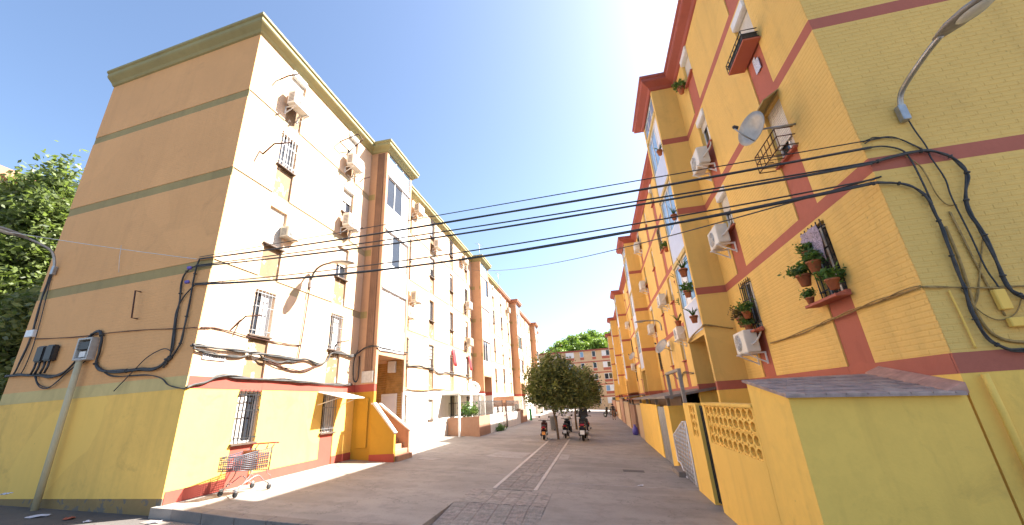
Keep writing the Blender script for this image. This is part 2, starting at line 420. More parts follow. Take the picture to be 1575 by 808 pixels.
flat('paving_patch', 'patch', [(-6.9, 15.4), (-6.2, 15.2), (-6.0, 15.75), (-6.8, 15.9)])
flat('drain_cover', 'asphalt', [(.58, 14.85), (1.25, 14.85), (1.25, 15.2), (.58, 15.2)], .007)
flat('manhole_cover', 'tile_a', [(-2.5, 13.2), (-1.95, 13.2), (-1.95, 13.7), (-2.5, 13.7)], .016)
# expansion joints: raised thin ridges of filler across the street
for y, xa, xb in ((12.4, -1.3, 2.3), (17.2, -8.6, -4.8), (13.1, -7.0, -3.0), (21.5, -1.3, 2.3), (27, -6.8, 2.3), (33, -6.8, 2.3), (40, -6.8, 2.3)):
    flat('joint_filler', 'patch', [(xa, y), (xb, y+.05), (xb, y+.11), (xa, y+.07)], .004)

# ------------------------------------------------------------------ apartment rows
LEFT = dict(side='L', x0=-9.142, zr=0.0, yc0=15.81, per=16.048, hl=8.024, near=8.08, bh=1.315, d=.825, top=13.58, ctop=13.91, co=.31, depth=6.66,
            bands=[5.71, 8.46, 11.21], bandh=.28, red=(2.53, 2.81), wz=[(1.22, 2.5), (4.0, 5.3), (6.75, 8.0), (9.52, 10.8), (12.22, 13.42)], cols=[-6.25, -2.81, 2.85, 6.25],
            wall='cream', band='band_cream', sp='spandrel', fin='salmon_dark', finband='olive', corn='cornice_olive', base=.0, zb=4.1, levels=[4.1, 6.95, 9.7, 12.45, 13.45], par='white_panel')
RIGHT = dict(side='R', x0=4.273, zr=-.8, yc0=13.82, per=15.603, hl=7.8015, near=8.014, bh=1.2, d=.86, top=12.62, ctop=12.91, co=.39, depth=9.0,
             bands=[4.79, 7.54, 10.29], bandh=.22, red=(1.78, 2.02), wz=[(.4, 1.6), (3.2, 4.47), (6.02, 7.25), (8.75, 9.95), (11.45, 12.5)], cols=[-6.25, -2.69, 2.69, 6.25],
             wall='ryellow', band='rred', sp='rred', fin='ryellow', finband='rred', corn='cornice_red', base=-1.1, zb=3.55, levels=[3.55, 6.3, 9.05, 11.8, 12.5], par='lavender')
HW = .36

def window_parts(parent, y, z0, z1, kind, bars, box, sillm='sill', curtain=None, frame='white'):
    """a window in the facade: frame > panes, shutter, sill, grille. parent frame: x outward"""
    h = round(z1-z0, 3)
    def fr():
        b = MB(); t = .045
        b.box(-.17, -.11, -HW, -HW+t, 0, h); b.box(-.17, -.11, HW-t, HW, 0, h); b.box(-.17, -.11, -HW+t, HW-t, 0, t); b.box(-.17, -.11, -HW+t, HW-t, h-t, h); b.box(-.165, -.115, -.025, .025, t, h-t)
        return b.mesh('window', frame)
    w = new('window', cached(('fr', h, frame), fr), parent, (0, y, z0))
    for s in (-1, 1):
        c = curtain if (curtain and s == curtain[1]) else None
        def pn(c=c):
            b = MB(); b.box(-.15, -.135, -.145, .145, .045, h-.045); return b.mesh('pane', c[0] if c else 'glass')
        new('pane', cached(('pn', h, c[0] if c else 0), pn), w, (0, s*.17, 0))
    if kind > 0:
        def shm():
            b = MB(); n = max(2, int(h*kind/.052)); top = h
            for k in range(n):
                za = top-(k+1)*.052; b.add([(-.10, -HW, za+.05), (-.085, -HW, za+.046), (-.082, -HW, za+.006), (-.10, -HW, za), (-.10, HW, za+.05), (-.085, HW, za+.046), (-.082, HW, za+.006), (-.10, HW, za)],
                                                 [(0, 1, 5, 4), (1, 2, 6, 5), (2, 3, 7, 6), (0, 3, 2, 1), (4, 5, 6, 7)])
            return b.mesh('shutter', 'shutter')
        new('shutter', cached(('sh', h, kind), shm), w)
    if box:
        def bx():
            b = MB(); b.box(-.09, .05, -HW, HW, h-.24, h-.005); return b.mesh('shutter_box', 'white', .02, 2)
        new('shutter_box', cached(('bx', h), bx), w)
    def sl():
        b = MB(); b.box(-.17, .07, -HW-.05, HW+.05, -.055, 0); return b.mesh('sill', sillm, .008)
    new('sill', cached(('sl', sillm), sl), w)
    if bars:
        def gr():
            b = MB(); x = .045
            for k in range(6):
                yy = -HW+.03+k*(2*HW-.06)/5; b.box(x-.008, x+.008, yy-.008, yy+.008, -.02, h+.03)
            for zz in (.12, h*.62, h-.1): b.box(x-.011, x+.006, -HW, HW, zz-.012, zz+.012)
            for yy in (-HW, HW):
                for zz in (.12, h-.1): b.box(-.06, x, yy-.01, yy+.01, zz-.01, zz+.01)
            return b.mesh('grille', bars)
        new('grille', cached(('gr', h, bars), gr), w)
    return w

def sweep(poly, prof):
    """sweep a profile (outward, z) along a plan polyline, outward = right of travel, mitred"""
    P = [Vector((p[0], p[1])) for p in poly]; nrm = []
    for a, c in zip(P[:-1], P[1:]):
        t = (c-a).normalized(); nrm.append(Vector((t.y, -t.x)))
    vs = []
    for i, p in enumerate(P):
        if i == 0: m = nrm[0]
        elif i == len(P)-1: m = nrm[-1]
        else: m = (nrm[i-1]+nrm[i])/(1+nrm[i-1].dot(nrm[i]))
        for o, z in prof: vs.append((p.x+m.x*o, p.y+m.y*o, z))
    k = len(prof); fs = [(i*k+j, (i+1)*k+j, (i+1)*k+j+1, i*k+j+1) for i in range(len(P)-1) for j in range(k-1)]
    fs += [tuple(range(k)), tuple(range((len(P)-1)*k, len(P)*k))[::-1]]
    return vs, fs

def brick_skin(parent, name, mat, fn, u0, u1, z0, z1, holes, mesh_only=False):
    """painted bricks standing 6 mm proud; fn(u, out, z) gives a position in the parent's frame"""
    b = MB(); bw, bh = .25, .075; row = 0; z = z0
    while z+bh <= z1+.001:
        u = u0-(bw/2 if row % 2 else 0)
        while u < u1:
            a, c = max(u+.001, u0), min(u+bw-.001, u1); lo, hi = z+.006, z+bh-.006
            u += bw
            if c-a < .03: continue
            if any(a < h[1] and c > h[0] and lo < h[3] and hi > h[2] for h in holes): continue
            o = .0042+random.uniform(-.0008, .001); e = .010; dz = random.uniform(-.003, .003)
            V = [(a, .0018, lo), (c, .0018, lo), (c, .0018, hi), (a, .0018, hi), (a+.003, o, lo+e+dz), (c-.003, o, lo+e+dz), (c-.003, o, hi-e+dz), (a+.003, o, hi-e+dz)]
            b.add([fn(*v) for v in V], [(4, 5, 6, 7), (0, 1, 5, 4), (1, 2, 6, 5), (2, 3, 7, 6), (3, 0, 4, 7)])
        row += 1; z += bh
    o = b.put(name, mat, parent, world=False); o['kind'] = 'stuff'; return o

def module(cfg, i, label, spec, ground_mats, last=False, detail=True, corn=None):
    L = cfg['side'] == 'L'; zr = cfg['zr']; yc = cfg['yc0']+i*cfg['per']; hl = cfg['hl']; bh = cfg['bh']; d = cfg['d']; D = cfg['depth']
    root = thing('apartment_building', label, 'building', (cfg['x0'], yc, zr), 0 if L else math.pi, 'apartment blocks lining the %s side of the street' % ('left' if L else 'right'))
    sg = 1 if L else -1                        # local y = sg * (world y - yc)
    def Z(z): return z-zr
    ye = {}                                     # near and far end, world-relative
    near = -cfg['near'] if i == 0 else -hl
    lo, hi = (near, hl) if L else (-hl, -near)
    top = cfg['top']; base = cfg['base']-.6; zb = cfg['zb']
    skew = .0848*D if L else .0232*D
    # ---- core
    b = MB(); g0, g1 = lo, hi
    if i == 0:
        if L: g0 = lo+.8
        else: g1 = hi-.8
    b.box(-D, -.35, g0, -bh, Z(base), Z(top)); b.box(-D, -.35, bh, g1, Z(base), Z(top))
    b.box(-D, -.02, -bh, bh, Z(zb), Z(top)); b.box(-D, -1.5, -bh, bh, Z(base), Z(zb))
    cols = cfg['cols']; ed = []
    c2 = sorted(cols)
    segs = [(lo, c2[0]-HW), (c2[0]+HW, c2[1]-HW), (c2[1]+HW, -bh), (bh, c2[2]-HW), (c2[2]+HW, c2[3]-HW), (c2[3]+HW, hi)]
    for k, (a, c) in enumerate(segs):
        a2, c3 = a, c
        if i == 0 and L and k == 0: a2 = lo+.8
        if i == 0 and not L and k == 5: c3 = hi-.8
        if c3 > a2: b.box(-.35, -.03, a2, c3, Z(base), Z(top))
    for c in c2:
        zz = [cfg['base']-.6]+[v for w in cfg['wz'] for v in w]+[top]
        for k in range(0, len(zz), 2): b.box(-.35, -.06, c-HW, c+HW, Z(zz[k]), Z(zz[k+1]))
    b.put('wall', cfg['wall'], root, world=False)
    # ---- gable of the end block
    if i == 0:
        def gp(t, o): # t metres back from the corner, o outward
            l = math.hypot(D, skew); e = Vector((-D, skew if L else skew)).normalized() if L else Vector((-D, skew)).normalized()
            if L: nn = Vector((-skew, -D)).normalized(); c0 = Vector((0, lo))
            else: nn = Vector((skew, D)).normalized(); c0 = Vector((0, hi))
            p = c0+e*t+nn*o; return (p.x, p.y)
        GL = math.hypot(D, skew)
        b = MB()
        if L: pl = [(-.031, lo+.031), gp(GL-.03, -.03), (gp(GL, 0)[0], g0+.0), (-.031, g0)]
        else: pl = [(-.031, hi-.031), (-.031, g1), (gp(GL, 0)[0], g1), gp(GL-.03, -.03)]
        b.prism(pl if L else pl, Z(base), Z(top), 'z'); b.put('gable_wall', 'salmon' if L else 'ryellow', root, world=False)
        zs = [cfg['red'][1]]+cfg['bands']
        def gpanel(z0, z1, mat, name='wall_panel', o=0., t0=0., t1=None):
            b = MB(); t1_ = GL if t1 is None else t1; q = [gp(t0, o), gp(t1_, o), gp(t1_, -.031), gp(t0, -.031)]
            if L: q = q[::-1]
            b.prism(q, Z(z0), Z(z1), 'z'); return b.put(name, mat, root, world=False)
        lows = cfg['bands']+[None]
        for k in range(4):
            z0 = zs[k]; z1 = cfg['bands'][k]-cfg['bandh'] if k < 3 else top
            if L and k == 0: z0 = 2.82
            gpanel(z0, z1, 'salmon' if L else 'ryellow')
        for k in range(3): gpanel(cfg['bands'][k]-cfg['bandh'], cfg['bands'][k], 'olive' if L else 'rred', 'band', -.012 if L else .002)
        if L:
            gpanel(2.53, 2.82, 'pale_band', 'band', .004); gpanel(.32, 2.53, 'lyellow'); gpanel(-.3, .32, 'plinth', 'plinth', -.006)
        else:
            gpanel(cfg['red'][0], cfg['red'][1], 'rred', 'band', .003); gpanel(base, cfg['red'][0], 'ryellow_flat')
            gb = [(-1, 99, z-cfg['bandh']-.004, z+.004) for z in cfg['bands']]
            brick_skin(root, 'brick_courses', 'ryellow', lambda u, o, z: (*gp(u, o), Z(z)), .0, 3.6, 2.05, 9.2, gb)
    # ---- panels, bands, spandrels of the street front
    fl = [(cfg['red'][1], cfg['bands'][0]-cfg['bandh']), (cfg['bands'][0], cfg['bands'][1]-cfg['bandh']), (cfg['bands'][1], cfg['bands'][2]-cfg['bandh']), (cfg['bands'][2], top)]
    for k, (a, c) in enumerate(segs):
        a2, c3 = a, c
        if i == 0 and L and k == 0: a2 = lo+.032
        if i == 0 and not L and k == 5: c3 = hi-.032
        wy = sg*(a+c)/2
        gm = ground_mats[0] if wy < 0 else ground_mats[1]
        for (z0, z1) in fl:
            def pm(a2=a2, c3=c3, z0=z0, z1=z1):
                b = MB(); b.box(-.03, 0, -(c3-a2)/2, (c3-a2)/2, 0, z1-z0); return b.mesh('wall_panel', cfg['wall'])
            new('wall_panel', cached(('wp', cfg['side'], round(c3-a2, 3), round(z1-z0, 3)), pm), root, (0, (a2+c3)/2, Z(z0)))
        b = MB(); b.box(-.03, 0, a2, c3, Z(base), Z(cfg['red'][0])); b.put('ground_floor_panel', gm, root, world=False)
        b = MB(); b.box(-.03, .004, a2, c3, Z(cfg['red'][0]), Z(cfg['red'][1])); b.put('band', 'lred' if (L and gm == 'lyellow') else ('rred' if not L else gm), root, world=False)
        if gm == 'lyellow':
            b = MB(); b.box(0, .012, a2, c3, Z(-.1), Z(.44)); b.put('plinth', 'lred', root, world=False)
    ends = [(lo, -bh), (bh, hi)]
    for z in cfg['bands']:
        for (a, c) in ends:
            if i == 0: a2, c3 = (max(a, lo+.03), c) if L else (a, min(c, hi-.03))
            else: a2, c3 = a, c
            b = MB(); b.box(-.03, -.026 if L else .002, a2, c3, Z(z-cfg['bandh']), Z(z)); b.put('band', cfg['band'], root, world=False)
    for ci, c in enumerate(c2):
        wy = sg*c; gm = ground_mats[0] if wy < 0 else ground_mats[1]
        sills = [cfg['red'][1]]+cfg['bands']
        for k in range(4):
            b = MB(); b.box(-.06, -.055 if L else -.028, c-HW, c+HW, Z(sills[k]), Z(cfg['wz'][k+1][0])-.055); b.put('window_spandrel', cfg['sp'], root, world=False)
            zt = cfg['wz'][k+1][1]; zn = fl[k][1]
            if zn-zt > .01:
                b = MB(); b.box(-.06, -.001, c-HW, c+HW, Z(zt), Z(zn)); b.put('lintel', cfg['wall'], root, world=False)
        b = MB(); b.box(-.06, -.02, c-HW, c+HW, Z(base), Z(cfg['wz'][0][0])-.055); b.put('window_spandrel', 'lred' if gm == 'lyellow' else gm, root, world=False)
        b = MB(); b.box(-.06, .002, c-HW, c+HW, Z(cfg['wz'][0][1]), Z(cfg['red'][1])); b.put('lintel', 'lred' if gm == 'lyellow' else ('rred' if not L else gm), root, world=False)
        col_i = ci if L else 3-ci
        for k in range(5):
            sp = spec.get((col_i, k))
            if sp is None:
                rr = random.random()
                sp = (1.0, None, True) if rr < .22 else ((round(random.uniform(.2, .7), 1), random.choice([None, None, 'iron']), random.random() < .3) if rr < .65 else (0, 'iron' if k < 2 or random.random() < .2 else None, False))
            cu = (random.choice(['curtain', 'white_panel']), random.choice([-1, 1])) if random.random() < .5 else None
            window_parts(root, c, Z(cfg['wz'][k][0]), Z(cfg['wz'][k][1]), sp[0], sp[1], sp[2], 'sill' if L else 'rred', cu)
    # ---- cornice and roof
    prof = [(0, top-.15), (.05, top-.13), (.10, top-.05), (cfg['co']-.08, top+.06), (cfg['co']-.05, top+.1), (cfg['co']-.05, cfg['ctop']-.11), (cfg['co'], cfg['ctop']-.08), (cfg['co'], cfg['ctop']), (-.5, cfg['ctop']+.03)]
    prof = [(o, Z(z)) for o, z in prof]
    body = [(0, -bh), (d, -bh), (d, bh), (0, bh)]
    poly = [(0, lo)]+body+[(0, hi)]
    if i == 0:
        if L: poly = [gp(GL, 0)]+poly
        else: poly = poly+[gp(GL, 0)]
    vs, fs = sweep(poly, prof); b = MB(); b.add(vs, fs); b.put('cornice', corn or cfg['corn'], root, world=False)
    b = MB(); b.box(-D, -.25, g0 if i == 0 else lo, g1 if i == 0 else hi, Z(cfg['ctop']-.2), Z(cfg['ctop']+.02)); b.box(-.25, d-.2, -bh, bh, Z(cfg['ctop']-.2), Z(cfg['ctop']+.02)); b.put('roof', 'roof', root, world=False)
    # ---- projecting stair bay
    ft = .17; nearsign = -1 if L else 1
    for s in (-1, 1):
        ya, yb = (-bh, -bh+ft) if s < 0 else (bh-ft, bh)
        isnear = s == nearsign
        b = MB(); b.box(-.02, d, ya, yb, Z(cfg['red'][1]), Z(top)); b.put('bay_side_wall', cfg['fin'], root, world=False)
        b = MB(); b.box(-.02, d-.01, ya+.002, yb-.002, Z(cfg['red'][0]), Z(cfg['red'][1])); b.put('band', ('lred' if isnear or i else 'salmon_dark') if L else 'rred', root, world=False)
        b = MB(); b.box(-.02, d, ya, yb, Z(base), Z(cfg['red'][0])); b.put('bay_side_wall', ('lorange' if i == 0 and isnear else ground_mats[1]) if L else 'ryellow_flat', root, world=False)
        o = .004
        for z in cfg['bands']:
            b = MB(); z0, z1 = Z(z-cfg['bandh']), Z(z)
            yo = (ya-o, ya+.01) if s < 0 else (yb-.01, yb+o)
            if L:
                b.box(.0, .3, *yo, z0, z1)
                if i > 0: b.box(d-.14, d+o, *yo, z0, z1)
            else: b.box(0, d+o, *yo, z0, z1)
            b.put('band', cfg['finband'], root, world=False)
        if L and isnear:
            b = MB(); b.box(.36, .36+.32, ya-.03, ya-.001, Z(3.25), Z(top-.2))
            for k in range(4): b.box(.38+k*.08, .42+k*.08, ya-.038, ya-.029, Z(3.27), Z(top-.22))
            if i == 0: b.put('service_duct', 'brown_duct', root, world=False)
    y0, y1 = -bh+ft, bh-ft
    b = MB(); b.box(-.02, d-.02, y0, y1, Z(zb-.16), Z(zb)); b.put('bay_floor', cfg['fin'], root, world=False)
    lv = cfg['levels']
    for k in range(len(lv)-1):
        z0, z1 = Z(lv[k]), Z(lv[k+1]); full = z1-z0 > 2
        if full:
            b = MB(); b.box(d-.07, d-.03, y0, y1, z0, z0+1.0); b.put('bay_parapet', cfg['par'], root, world=False)
            b = MB(); b.box(d-.1, d+.035, y0-.03, y1+.03, z1-.22, z1-.1); b.box(d-.1, d-.01, y0, y1, z1-.1, z1); b.put('roller_box', 'pale_band' if not L else 'white_panel', root, .01, world=False)
            wa, wb = z0+1.0, z1-.22
        else: wa, wb = z0, z1
        b = MB(); t = .05
        b.box(d-.09, d-.035, y0, y1, wa, wa+t); b.box(d-.09, d-.035, y0, y1, wb-t, wb); ns = 3
        for q in range(ns+1):
            yy = y0+(y1-y0)*q/ns; b.box(d-.09, d-.036, max(y0, yy-.03), min(y1, yy+.03), wa+t, wb-t)
        fr = b.put('bay_window', 'white', root, world=False)
        for q in range(ns):
            a, c = y0+(y1-y0)*q/ns+.03, y0+(y1-y0)*(q+1)/ns-.03
            mm = random.choice(['glass', 'glass', 'white_panel', 'curtain']) if L else random.choice(['glass_blue', 'glass_blue', 'glass_blue', 'white_panel'])
            if not full: mm = 'glass_blue'
            b = MB(); b.box(d-.07, d-.055, a, c, wa+t, wb-t); b.put('pane', mm, fr, world=False)
    # porch under the bay
    pb = Z(1.15) if L else Z(.3)
    b = MB()
    nst = int((Z(zb-.16)-pb)/.1)
    for k in range(nst): b.box(-1.5, -1.485, -bh+.0, bh, pb+k*.1+.004, pb+k*.1+.096)
    for s in (-1, 1):
        for k in range(nst):
            yy = s*bh
            b.box(-1.48, -.03, yy-s*.0, yy-s*.014, pb+k*.1+.004, pb+k*.1+.096)
    b.put('porch_tiles', 'tile_wall', root, world=False)
    b = MB(); b.box(-1.5, -.02, -bh, bh, Z(base), pb); b.put('porch_floor', 'kerb', root, world=False)
    b = MB(); b.box(-1.48, -1.43, -.15, .95, pb, pb+2.1); dr = b.put('door', 'white', root, .01, world=False)
    b = MB(); b.box(-1.43, -1.4, .0, .8, pb+.9, pb+1.95); b.put('pane', 'glass', dr, world=False)
    if L and i == 0:
        b = MB(); z = 1.16
        while z < 3.9: b.box(-.02, d-.07, bh-ft-.014, bh-ft-.001, z+.004, z+.096); z += .1
        b.put('porch_tiles', 'tile_wall', root, world=False)
        b = MB(); b.box(-.2, .55, bh-ft-.06, bh-ft-.016, 1.15, 2.5); dr = b.put('door', 'white', root, .008, world=False)
        b = MB(); b.box(-.1, .45, bh-ft-.068, bh-ft-.061, 1.3, 2.4); b.put('door_panel', 'white_panel', dr, .006, world=False)
        b = MB(); b.box(.1, .46, bh-ft-.16, bh-ft-.016, 3.4, 3.9); b.put('meter_box', 'white', root, .015, world=False)
    return root

SH, HF = 1.0, .5
spec0 = {(0, 4): (.9, None, True), (0, 3): (0, 'white', False), (0, 2): (1.0, None, False), (0, 1): (.0, 'grey_metal', False), (0, 0): (0, 'iron', False),
         (1, 4): (.7, None, True), (1, 3): (.6, None, True), (1, 2): (.6, None, False), (1, 1): (.0, 'grey_metal', False), (1, 0): (.0, 'grey_metal', False)}
LB = [module(LEFT, 0, 'nearest left block with salmon end wall, olive cornice and yellow ground floor', spec0, ('lyellow', 'white_wall'))]
ll = ['second block on the left, olive cornice, salmon stair bay behind the walled garden', 'third block on the left, terracotta coloured cornice, past the garden railing', 'farthest block on the left, its stair bay just left of the tree crown']
for i in range(1, 4):
    LB.append(module(LEFT, i, ll[i-1], {}, ('white_wall', 'white_wall'), corn='cornice_olive' if i == 1 else 'cornice_terracotta'))
spr = {(0, 1): (0, 'iron', False), (1, 1): (0, 'iron', False), (0, 2): (.75, None, False), (0, 3): (.8, None, True), (1, 2): (.55, None, True), (1, 3): (.4, None, True)}
rl = ['nearest right block in yellow brick with red bands, its end wall carrying cables', 'second yellow block on the right, behind the shed with a pale roof slab', 'third yellow block from the camera on the right', 'fourth yellow block from the camera on the right', 'farthest yellow block on the right, next to the cross building']
RB = []
for i in range(5): RB.append(module(RIGHT, i, rl[i], spr if i == 0 else {}, ('ryellow_flat', 'ryellow_flat')))
# brick courses on the nearest right street front
hl_ = []
for c in (6.25, 2.69): hl_.append((c-HW-.002, c+HW+.002, -9, 99))
for z in RIGHT['bands']: hl_.append((-99, 99, z-.224, z+.004))
brick_skin(RB[0], 'brick_courses', 'ryellow', lambda u, o, z: (o, u, z+.8), 1.2, 8.01, 2.03, 12.4, hl_)

# ------------------------------------------------------------------ helpers for plants
def leaf_cloud(centers, spread, per, size, seed, flat=.35, aspect=.5):
    r = np.random.default_rng(seed); c = np.repeat(np.array(centers, float), per, axis=0); n = len(c)
    sp = np.repeat(np.array(spread, float) if np.ndim(spread) else np.full(len(centers), spread), per)
    p = c+r.normal(size=(n, 3))*sp[:, None]*np.array([1, 1, .8])
    a = r.normal(size=(n, 3)); a[:, 2] *= .6; a /= np.linalg.norm(a, axis=1)[:, None]
    q = r.normal(size=(n, 3)); q -= (q*a).sum(1)[:, None]*a; q /= np.linalg.norm(q, axis=1)[:, None]
    s = size*r.uniform(.6, 1.3, n)[:, None]; w = s*aspect
    nn = np.cross(a, q)
    V = np.stack([p-a*s, p+q*w*.9+nn*s*.12, p+a*s, p-q*w*.9+nn*s*.12], 1).reshape(-1, 3)
    return V, np.arange(4*n).reshape(-1, 4)
def leaf_obj(name, mat, parent, V, F, world=True):
    if world and parent is not None:
        iv = np.array(W[parent].inverted()); V = V@iv[:3, :3].T+iv[:3, 3]
    me = bpy.data.meshes.new(name); me.vertices.add(len(V)); me.vertices.foreach_set('co', V.ravel())
    me.loops.add(F.size); me.loops.foreach_set('vertex_index', F.ravel()); me.polygons.add(len(F))
    me.polygons.foreach_set('loop_start', np.arange(0, F.size, 4)); me.polygons.foreach_set('loop_total', np.full(len(F), 4)); me.update(); me.validate()
    me.materials.append(M[mat]); return new(name, me, parent)
def clumps(c, rad, n, seed, shell=.55, squash=None):
    r = np.random.default_rng(seed); u = r.normal(size=(n, 3)); u /= np.linalg.norm(u, axis=1)[:, None]
    k = r.uniform(shell, 1.0, n)**.7; k *= r.uniform(.78, 1.22, n)
    return np.array(c)+u*k[:, None]*np.array(rad)
def tree(label, base, trunk, lobes, mat, leaf, per, nclump, spread, seed, group=None, r0=.09):
    t = thing('tree', label, 'tree', base, 0, group)
    b = MB(); pts = smooth([(base[0], base[1], base[2]-.1)]+trunk, 4); n = len(pts)
    b.tube(pts, [r0*(1-.55*k/(n-1)) for k in range(n)], 9); b.put('trunk', 'bark', t)
    allc = []
    for q, (c, rad, w) in enumerate(lobes): allc.append(clumps(c, rad, int(nclump*w), seed+q))
    C = np.concatenate(allc)
    rr = random.Random(seed)
    for q in range(min(12, len(C))):
        tgt = C[rr.randrange(len(C))]; st = Vector(trunk[-1]) if rr.random() < .6 else pts[int(n*.7)]; st = Vector(st)
        mid = (st+Vector(tgt))/2+Vector((rr.uniform(-.2, .2), rr.uniform(-.2, .2), rr.uniform(0, .3)))
        b = MB(); ps = smooth([st, mid, Vector(tgt)], 3); b.tube(ps, [r0*.42*(1-.8*k/(len(ps)-1)) for k in range(len(ps))], 5); b.put('branch', 'bark', t)
    V, F = leaf_cloud(C, spread, per, leaf, seed); leaf_obj('crown', mat, t, V, F); return t

# ------------------------------------------------------------------ entrance stairs of the first block
st = thing('entrance_stairs', 'yellow walled entrance steps below the first left stair bay', 'stairs', (-8.0, 15.1, .05))
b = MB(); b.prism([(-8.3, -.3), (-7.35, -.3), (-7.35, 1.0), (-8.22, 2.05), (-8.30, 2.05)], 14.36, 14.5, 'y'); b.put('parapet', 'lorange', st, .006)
b = MB(); b.prism([(-8.26, 2.052), (-7.33, .99), (-7.30, 1.03), (-8.2, 2.11), (-8.32, 2.11), (-8.32, 2.052)], 14.33, 14.53, 'y'); b.put('coping', 'white', st)
b = MB(); b.prism([(-9.2, -.3), (-7.42, -.3), (-7.42, 1.02), (-8.8, 2.05), (-9.2, 2.05)], 15.72, 15.86, 'y'); b.put('parapet', 'terracotta', st, .006)
b = MB(); b.prism([(-8.8, 2.052), (-7.40, 1.01), (-7.37, 1.05), (-8.76, 2.11), (-9.2, 2.11), (-9.2, 2.052)], 15.69, 15.89, 'y'); b.put('coping', 'white', st)
for k in range(6):
    x1 = -7.25-k*.2; b = MB(); z1 = .06+.17*(k+1); b.box(-9.1, x1, 14.51, 15.71, -.2 if k == 0 else z1-.172, z1); b.put('step', 'terracotta', st, .006)
b = MB(); b.box(-8.3, -7.32, 14.345, 14.36, -.05, .33); b.put('plinth', 'lred', st)
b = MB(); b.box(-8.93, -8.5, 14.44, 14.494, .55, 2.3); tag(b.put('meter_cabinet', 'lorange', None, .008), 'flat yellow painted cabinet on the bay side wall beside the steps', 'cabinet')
b = MB(); b.box(-8.86, -8.38, 14.43, 14.495, 2.86, 3.3); tag(b.put('meter_box', 'box_grey', None, .01), 'pale grey box on the bay side wall above the red band', 'box')

# canopy over the second ground window
cn = thing('door_canopy', 'thin white canopy sheet over the barred ground floor window by the bay', 'canopy', (-8.72, 13.05, 2.43))
b = MB(); b.hexa([(-9.14, 12.32, 2.50), (-8.32, 12.62, 2.26), (-8.32, 13.85, 2.28), (-9.14, 13.85, 2.5)], [(-9.14, 12.32, 2.525), (-8.32, 12.62, 2.285), (-8.32, 13.85, 2.305), (-9.14, 13.85, 2.525)]); b.put('sheet', 'white', cn)
for y in (12.36, 13.72):
    b = MB(); b.tube([(-9.13, y, 2.1), (-8.5, max(y, 12.66), 2.31)], .012, 5); b.put('strut', 'white', cn)

# ------------------------------------------------------------------ air conditioners
def ac(label, x, y, z, rz, mat='ac', w=.4, h=.55, group='air conditioners on the house fronts', br=True):
    t = thing('air_conditioner', label, 'air conditioner', (x, y, z), rz, group)
    def cs():
        b = MB(); b.box(.13, .44, -w, w, 0, h); return b.mesh('casing', mat, .018, 2)
    new('casing', cached(('accs', mat, w, h), cs), t)
    def fg():
        b = MB()
        for rr in (.06, .1, .14, .18, .215):
            if rr < h/2-.03: b.tube([(.446, -w*.28+rr*math.cos(a), h/2+rr*math.sin(a)) for a in [2*math.pi*k/16 for k in range(16)]], .006, 4, True)
        for k in range(8):
            a = 2*math.pi*k/8; R_ = min(.215, h/2-.04); b.tube([(.445, -w*.28, h/2), (.445, -w*.28+R_*math.cos(a), h/2+R_*math.sin(a))], .005, 4)
        return b.mesh('fan_guard', 'white')
    new('fan_guard', cached(('acfg', w, h), fg), t)
    def fd():
        b = MB(); b.lathe([(min(.22, h/2-.035), .4405), (min(.215, h/2-.04), .4425)], (0, -w*.28, h/2), 20, 'x'); return b.mesh('fan_opening', 'ac_dark')
    new('fan_opening', cached(('acfd', w, h), fd), t)
    def sv():
        b = MB()
        for k in range(6): b.box(.19, .38, -w-.003, -w+.01, h*.18+k*h*.11, h*.18+k*h*.11+h*.06)
        return b.mesh('side_vent', 'ac_dark')
    new('side_vent', cached(('acsv', w, h), sv), t)
    if br:
        for s in (-1, 1):
            def bk():
                b = MB(); b.box(0, .5, -.02, .02, -.04, -.002); b.box(0, .03, -.02, .02, -.3, -.04); b.prism([(.03, -.28), (.03, -.24), (.42, -.04), (.46, -.04)], -.012, .012, 'y'); return b.mesh('bracket', 'white')
            new('bracket', cached('acbk', bk), t, (0, s*w*.7, 0))
    def pp():
        b = MB(); b.tube(smooth([(.3, w, h*.35), (.3, w+.07, h*.33), (.2, w+.12, h*.5), (.06, w+.1, h*.9), (.02, w+.06, h*1.3)], 4), .022, 6); return b.mesh('hose', 'cable_white')
    new('hose', cached(('acpp', w, h), pp), t)
    return t
XL, XR = -9.142, 4.273
for l, y, z, m in (('white air conditioner under the top floor window nearest the left corner', 9.42, 11.72, 'ac'), ('white air conditioner under the top floor window beside the first left bay', 12.86, 11.55, 'ac'),
                   ('white air conditioner under the fourth floor window beside the first left bay', 12.95, 8.78, 'ac'), ('old brown air conditioner just right of the first left bay, top floor', 19.35, 12.55, 'ac_old'),
                   ('white air conditioner right of the first left bay, third floor', 19.25, 7.2, 'ac_old'), ('lower white air conditioner right of the first left bay, below another', 18.45, 6.2, 'ac'),
                   ('air conditioner by the second left bay, fourth floor', 28.9, 8.95, 'ac'), ('air conditioner by the second left bay, third floor', 28.9, 6.1, 'ac_old'),
                   ('small air conditioner under the green cornice before the second left bay', 28.0, 12.4, 'ac_old'), ('air conditioner beneath a top floor window midway along the left row', 22.4, 11.5, 'ac'),
                   ('air conditioner high on the third left block before its bay', 44.6, 11.9, 'ac_old'), ('air conditioner high on the second left block past its bay', 34.4, 12.5, 'ac_old')):
    ac(l, XL, y, z, 0, m)
ac('small box air conditioner set in the wall beside the third floor corner window', XL-.2, 10.05, 7.15, 0, 'ac_old', .27, .38, None, False)
